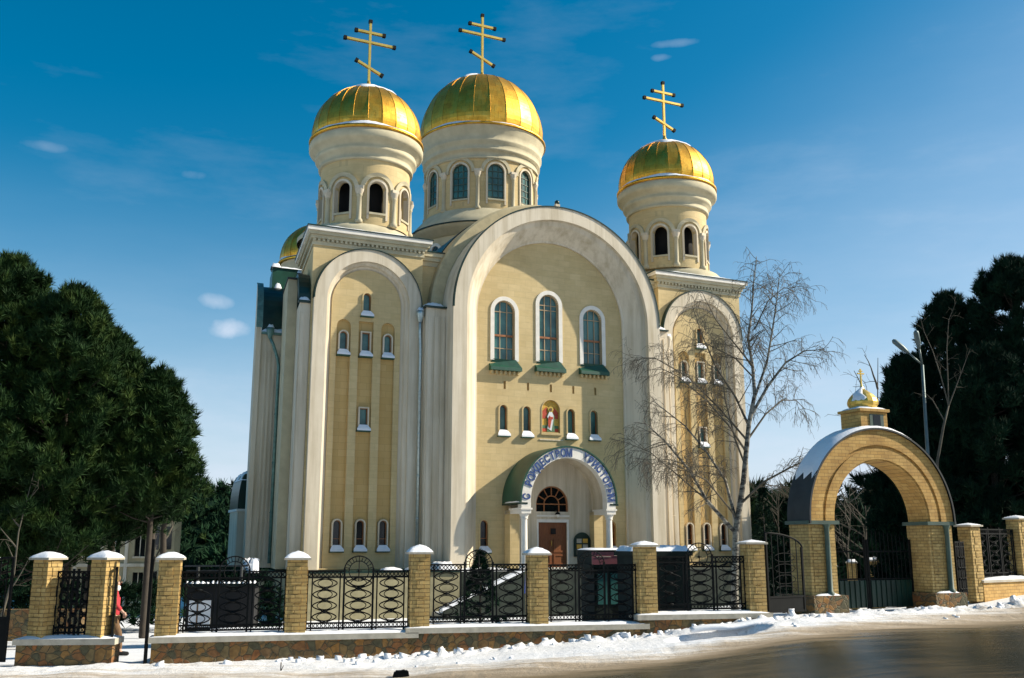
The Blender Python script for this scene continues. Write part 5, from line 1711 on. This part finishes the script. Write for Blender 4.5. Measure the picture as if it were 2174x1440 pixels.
# bare trees and the far wood
BG = "bare trees behind the gateway"
for k, (px_, py_, Y, lab) in enumerate(((1830, 985, 44, "bare tree seen through the middle of the gateway arch"), (1790, 1020, 50, "bare tree seen through the left part of the gateway arch"), (1885, 1030, 47, "bare tree at the right inside the gateway arch"),
        (1860, 760, 46, "tall bare treetop rising left of the dark pines"), (1650, 1040, 52, "bare tree between the church and the gateway roof"))):
    c = pt(px_, py_, Y); z0 = gz(c.x, Y)
    bare_tree("bare_tree", c.x, Y, z0, c.z - z0, 3.0, 50 + k, lab, nl=11, group=BG, dens=.8)
for k, (px_, py_, Y, lab) in enumerate(((30, 1000, 27, "pale bare trunk behind the leftmost brick pillar"), (330, 1000, 36, "bare tree in front of the old building"))):
    c = pt(px_, py_, Y); z0 = gz(c.x, Y)
    bare_tree("bare_tree", c.x, Y, z0, c.z - z0, 1.3, 70 + k, lab, nl=5, lean=.4)
def wood(name, pts, seed, key, per=20, ln=1.1, wd=.16, sz=1.6, n=12):
    rng = np.random.default_rng(seed); C = []; D = []
    for (x, y, z0, H) in pts:
        for i in range(n):
            t = rng.random(); rr = sz * (.35 + .65 * math.sin(PI * min(1, t + .12))) * rng.uniform(.3, 1)
            a = rng.uniform(0, 2 * PI)
            C.append([x + rr * math.cos(a), y + rr * math.sin(a), z0 + H * (.08 + .88 * t)]); D.append([math.cos(a) * .6, math.sin(a) * .6, .7])
    D = np.array(D); D /= np.linalg.norm(D, axis=1, keepdims=True)
    return tag(tri_mesh(name, blades(np.array(C), D, per, ln, wd, .6, rng), key), kind='stuff')
rnd = random.Random(8); W_ = []
for i in range(210):
    Y = rnd.uniform(52, 78); X = rnd.uniform(.27 * Y, .27 * Y + 32) if i % 5 else rnd.uniform(14, 20)
    h = (3.1 + .9 * math.sin(X * .5) + rnd.uniform(-.6, 1.0)) * Y / 60
    W_.append((X, Y, gz(X, Y) - .3, h + 1.8))
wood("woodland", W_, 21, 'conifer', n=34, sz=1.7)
# wooded hill on the left
def hill_z(x, y):
    t = sstep((y - 60) / 60)
    return -.62 + t * (9.6 + 1.2 * math.sin(x * .05) - .02 * (x + 30)) * (1 if x < 10 else max(.4, 1 - (x - 10) / 60))
g = grid(span(-160, 120, 70), span(58, 190, 40), lambda x, y: hill_z(x, y) - .05, 'forest')
tag(g.build('hill', recalc=False), kind='structure')
W_ = []
for i in range(900):
    Y = rnd.uniform(62, 118); X = -Y * rnd.uniform(.24, .60)
    W_.append((X, Y, hill_z(X, Y) - 2.2, rnd.uniform(2.6, 4.2)))
wood("hillside_wood", W_, 22, 'forest', n=7, per=16, ln=1.0, wd=.22, sz=1.5)

# ---------------------------------------------------------------- old building on the left
hb = empty("old_building", (-18.6, 45.0, -.6), R(12), label="ornate cream building with a domed corner turret behind the left pines", cat="building")
def wall_holes(b, x0, x1, z0, z1, y0, y1, wins, key):
    b.slab([rect(x0, x1, z0, z1)] + [rect(*w) for w in wins], y0, y1, key)
b = MB()
wn_ = []
for k in range(3, 7):
    for z0, z1 in ((.5, 1.75), (2.45, 3.6)):
        x = -4.6 + 1.05 * k; wn_.append((x, x + .45, z0, z1))
wall_holes(b, -1.9, 2.4, 0, 4.25, 0, .25, wn_, 'housewall')
b.box(-1.9, 2.4, .3, 4, 0, 4.25, 'housewall')
b.build('facade', hb)
b = MB()
b.box(-2.0, 2.45, -.12, -.002, 2.0, 2.14, 'cream'); b.box(-2.0, 2.45, -.18, 4.1, 4.25, 4.42, 'cream')
for k in range(3, 8):
    x = -4.6 + 1.05 * k - .32; b.box(x - .07, x + .07, -.09, -.003, .1, 4.2, 'cream')
b.build('cornice', hb)
for (x0, x1, z0, z1) in wn_:
    b = MB(); b.box(x0 - .01, x1 + .01, .16, .19, z0, z1, 'darkglass'); b.box(x0 + .2, x0 + .24, .13, .159, z0, z1, 'cream'); b.box(x0 - .05, x1 + .05, -.1, .1, z0 - .08, z0 - .003, 'cream'); b.build('window', hb)
b = MB(); b.box(-2.0, 2.4, -.1, 4, 4.42, 4.5, 'greymetal'); b.mound(-2.0, 2.4, -.15, 4, 4.5, .25, nx=20); b.build('roof', hb)
tu = empty("turret", (2.9, .3, 0)); tu.parent = hb
b = MB(); b.lathe([(.72, 0), (.72, 4.35), (.82, 4.42), (.82, 4.6)], 8, 'housewall', smooth=False); b.lathe([(.78, 2.2), (.8, 2.28), (.78, 2.36), (.72, 2.36)], 8, 'cream', smooth=False); b.build('turret_wall', tu)
b = MB(); b.lathe([(.86, 4.6), (.7, 4.75), (.35, 4.95), (.14, 5.2), (.12, 5.35), (.03, 5.75)], 12, 'cornice'); b.build('turret_roof', tu)
for a in (-68, -22, 22):
    b = MB(); X = Matrix.Rotation(R(a - 0), 4, 'Z')
    b.box(-.15, .15, -.70, -.68, 2.75, 3.75, 'darkglass', X); b.box(-.15, .15, -.70, -.68, .7, 1.8, 'darkglass', X); b.build('window', tu)
b = MB(); b.box(-1.6, -.5, -.5, -.1, 2.8, 2.95, 'redcloth'); b.box(-1.6, -1.5, -.4, -.1, 2.1, 2.8, 'cream'); b.build('red_awning', hb)
# warm rubble wall and shrubs low at the left
b = MB(); b.box(-3, 1.2, -.15, .15, 0, .8, 'flag')
tag(b.build('garden_wall', loc=(-12.6, 27.2, -.1), rz=.05), label="low orange stone garden wall seen through the left fence panel", cat="wall")

# ---------------------------------------------------------------- walker
wk = empty("person", (-9.25, 23.75, gz(-9.25, 23.75)), R(-75), label="walker in red jacket, dark hat and brown trousers, half hidden by the pillar", cat="person")
def skin_body(name, joints, edges, key, parent, sub=2):
    me = bpy.data.meshes.new(name)
    me.from_pydata([j[0] for j in joints], edges, []); me.update()
    o = bpy.data.objects.new(name, me); col.objects.link(o); o.parent = parent
    me.materials.append(M[key])
    md = o.modifiers.new('skin', 'SKIN'); md.use_smooth_shade = True
    if not me.skin_vertices: 
        bpy.context.view_layer.update()
    for sv, j in zip(me.skin_vertices[0].data, joints): sv.radius = (j[1], j[1] if len(j) < 3 else j[2])
    me.skin_vertices[0].data[0].use_root = True
    md2 = o.modifiers.new('sub', 'SUBSURF'); md2.levels = sub; md2.render_levels = sub
    return o
J = [((0, 0, .92), .15, .11), ((0, 0, 1.15), .15, .11), ((0, 0, 1.38), .16, .11), ((0, 0, 1.48), .06, .06), ((0, .02, 1.56), .075, .085), ((0, .03, 1.68), .085, .10),
     ((.19, 0, 1.40), .06, .06), ((.24, .06, 1.15), .045, .045), ((.22, .22, .98), .035, .035), ((.21, .27, .93), .03, .03),
     ((-.19, 0, 1.40), .06, .06), ((-.24, -.10, 1.15), .045, .045), ((-.22, -.12, .92), .035, .035), ((-.22, -.11, .84), .03, .03),
     ((.09, .01, .84), .095, .095), ((.09, .17, .48), .06, .06), ((.09, .22, .08), .042, .042), ((.09, .34, .03), .035, .035),
     ((-.09, -.01, .84), .095, .095), ((-.09, -.03, .47), .06, .06), ((-.09, -.28, .14), .042, .042), ((-.09, -.24, .03), .035, .035)]
E_ = [(0, 1), (1, 2), (2, 3), (3, 4), (4, 5), (2, 6), (6, 7), (7, 8), (8, 9), (2, 10), (10, 11), (11, 12), (12, 13), (0, 14), (14, 15), (15, 16), (16, 17), (0, 18), (18, 19), (19, 20), (20, 21)]
skin_body('body', J, E_, 'skin', wk)
JK = [((0, 0, 1.12), .19, .15), ((0, 0, .86), .20, .165), ((0, 0, 1.34), .19, .14), ((0, 0, 1.46), .09, .085), ((.20, 0, 1.38), .082, .082), ((.25, .06, 1.15), .066, .066), ((.225, .20, 1.0), .054, .054),
      ((-.20, 0, 1.38), .082, .082), ((-.25, -.09, 1.15), .066, .066), ((-.225, -.115, .96), .054, .054)]
skin_body('jacket', JK, [(0, 1), (0, 2), (2, 3), (2, 4), (4, 5), (5, 6), (2, 7), (7, 8), (8, 9)], 'redcloth', wk)
TR_ = [((0, 0, .88), .16, .14), ((.09, .01, .80), .12, .12), ((.09, .17, .48), .085, .085), ((.09, .21, .12), .062, .062), ((-.09, -.01, .80), .12, .12), ((-.09, -.03, .47), .085, .085), ((-.09, -.26, .17), .062, .062)]
skin_body('trousers', TR_, [(0, 1), (1, 2), (2, 3), (0, 4), (4, 5), (5, 6)], 'browncloth', wk)
b = MB(); b.lathe([(.10, 1.44), (.125, 1.48), (.12, 1.54), (.09, 1.56)], 14, 'whitecloth'); b.build('scarf', wk)
for (x, y, z) in ((.09, .22, .0), (-.09, -.28, .04)):
    b = MB(); b.tube([(x, y - .06, z + .10), (x, y - .04, z + .05), (x, y + .06, z + .045), (x, y + .17, z + .035), (x, y + .2, z + .03)], [.05, .058, .05, .045, .02], 10, 'black'); b.build('boot', wk)
b = MB(); b.ball((0, .005, 1.715), .108, 'browncloth', 14, 8, .95); b.build('knitted_hat', wk)
b = MB(); b.ball((0, .135, 1.63), .016, 'skin', 8, 5); b.ball((.035, .118, 1.66), .010, 'black', 6, 4); b.ball((-.035, .118, 1.66), .010, 'black', 6, 4); b.tube([(-.02, .12, 1.59), (.02, .12, 1.59)], .006, 5, 'redcloth'); b.build('face', wk)
for sx, jx in ((1, 9), (-1, 13)):
    hx, hy, hz_ = J[jx][0]; b = MB()
    b.tube([(hx, hy, hz_ + .03), (hx, hy + .01, hz_ - .05)], [.032, .036], 8, 'skin')
    for q in range(4):
        yy = hy - .025 + .018 * q; b.tube([(hx, yy, hz_ - .04), (hx - .006 * sx, yy, hz_ - .075), (hx - .02 * sx, yy, hz_ - (.10 - .006 * abs(q - 1.5)))], [.009, .008, .006], 6, 'skin')
    b.tube([(hx, hy + .03, hz_ - .0), (hx - .02 * sx, hy + .055, hz_ - .04)], [.010, .008], 6, 'skin'); b.build('hand', wk)
# small yellow posts of an inner fence seen through the gateway
for k, (px_, py_) in enumerate(((1766, 1204), (1808, 1196), (1848, 1192), (1862, 1190), (1901, 1182), (1921, 1181))):
    c = pt(px_, py_, 43)
    b = MB(); b.box(-.16, .16, -.16, .16, 0, c.z - gz(c.x, 43), 'brick'); h = c.z - gz(c.x, 43)
    b.box(-.2, .2, -.2, .2, h, h + .06, 'coping'); b.mound(-.2, .2, -.2, .2, h + .06, .1, nx=4, ny=4)
    o = tag(b.build('fence_post', loc=(c.x, 43, gz(c.x, 43))), label="small yellow post far behind the bars of the gateway", cat="post", group="small yellow posts seen through the gateway")

for k, (x, y, H, r_, lab) in enumerate(((10.4, 41.5, 5.2, 1.5, "dark spruce just right of the church corner"), (13.2, 44.0, 5.6, 1.7, "dark spruce behind the left shoulder of the gateway"), (8.9, 33.5, 2.2, 1.0, "low dark spruce behind the narrow wicket"))):
    spruce("spruce_tree", x, y, gz(x, y), H, r_, 60 + k, lab)

for k, (px_, Y) in enumerate(((243, 34), (322, 33), (352, 36), (150, 33), (205, 37))):
    c = pt(px_, 1100, Y)
    b = MB(); b.tube([(0, 0, -.5), (.05, 0, 1.6), (-.05 + .1 * (k % 2), 0, 3.4), (0, 0, 5.0)], [.15, .13, .11, .05], 8, 'bark', cap=False)
    o = empty("pine_tree", (c.x, Y, gz(c.x, Y)), 0, label=("thin dark pine trunk second in front of the old building", "thick dark pine trunk before the old building, nearest the foot gate", "dark pine trunk right before the corner turret", "dark pine trunk behind the narrow iron panel", "far dark pine trunk left of the old building")[k], cat="tree", group="dark pine trunks before the old building")
    b.build('trunk', o, recalc=False)
    rng = np.random.default_rng(90 + k); C = rng.normal(size=(160, 3)) * np.array([.5, .5, .5]) + np.array([0, 0, 4.6]); D = rng.normal(size=(160, 3)); D[:, 2] = np.abs(D[:, 2]); D /= np.linalg.norm(D, axis=1, keepdims=True)
    tri_mesh('crown', blades(C, D, 22, .3, .035, .55, rng), 'pine', o)

W_ = [(-11.5 - .35 * i + rnd.uniform(-.3, .3), 37 + rnd.uniform(-1, 1), gz(-14, 37), 1.7) for i in range(42)]
wood("hedge_growth", W_, 33, 'forest', n=16, per=22, ln=.4, wd=.06, sz=.7)

W_ = [(-12.6 - .3 * i + rnd.uniform(-.3, .3), 29 + rnd.uniform(-.6, .6), -.1, 1.35) for i in range(22)]
wood("shrub_growth", W_, 34, 'forest', n=20, per=22, ln=.3, wd=.045, sz=.5)
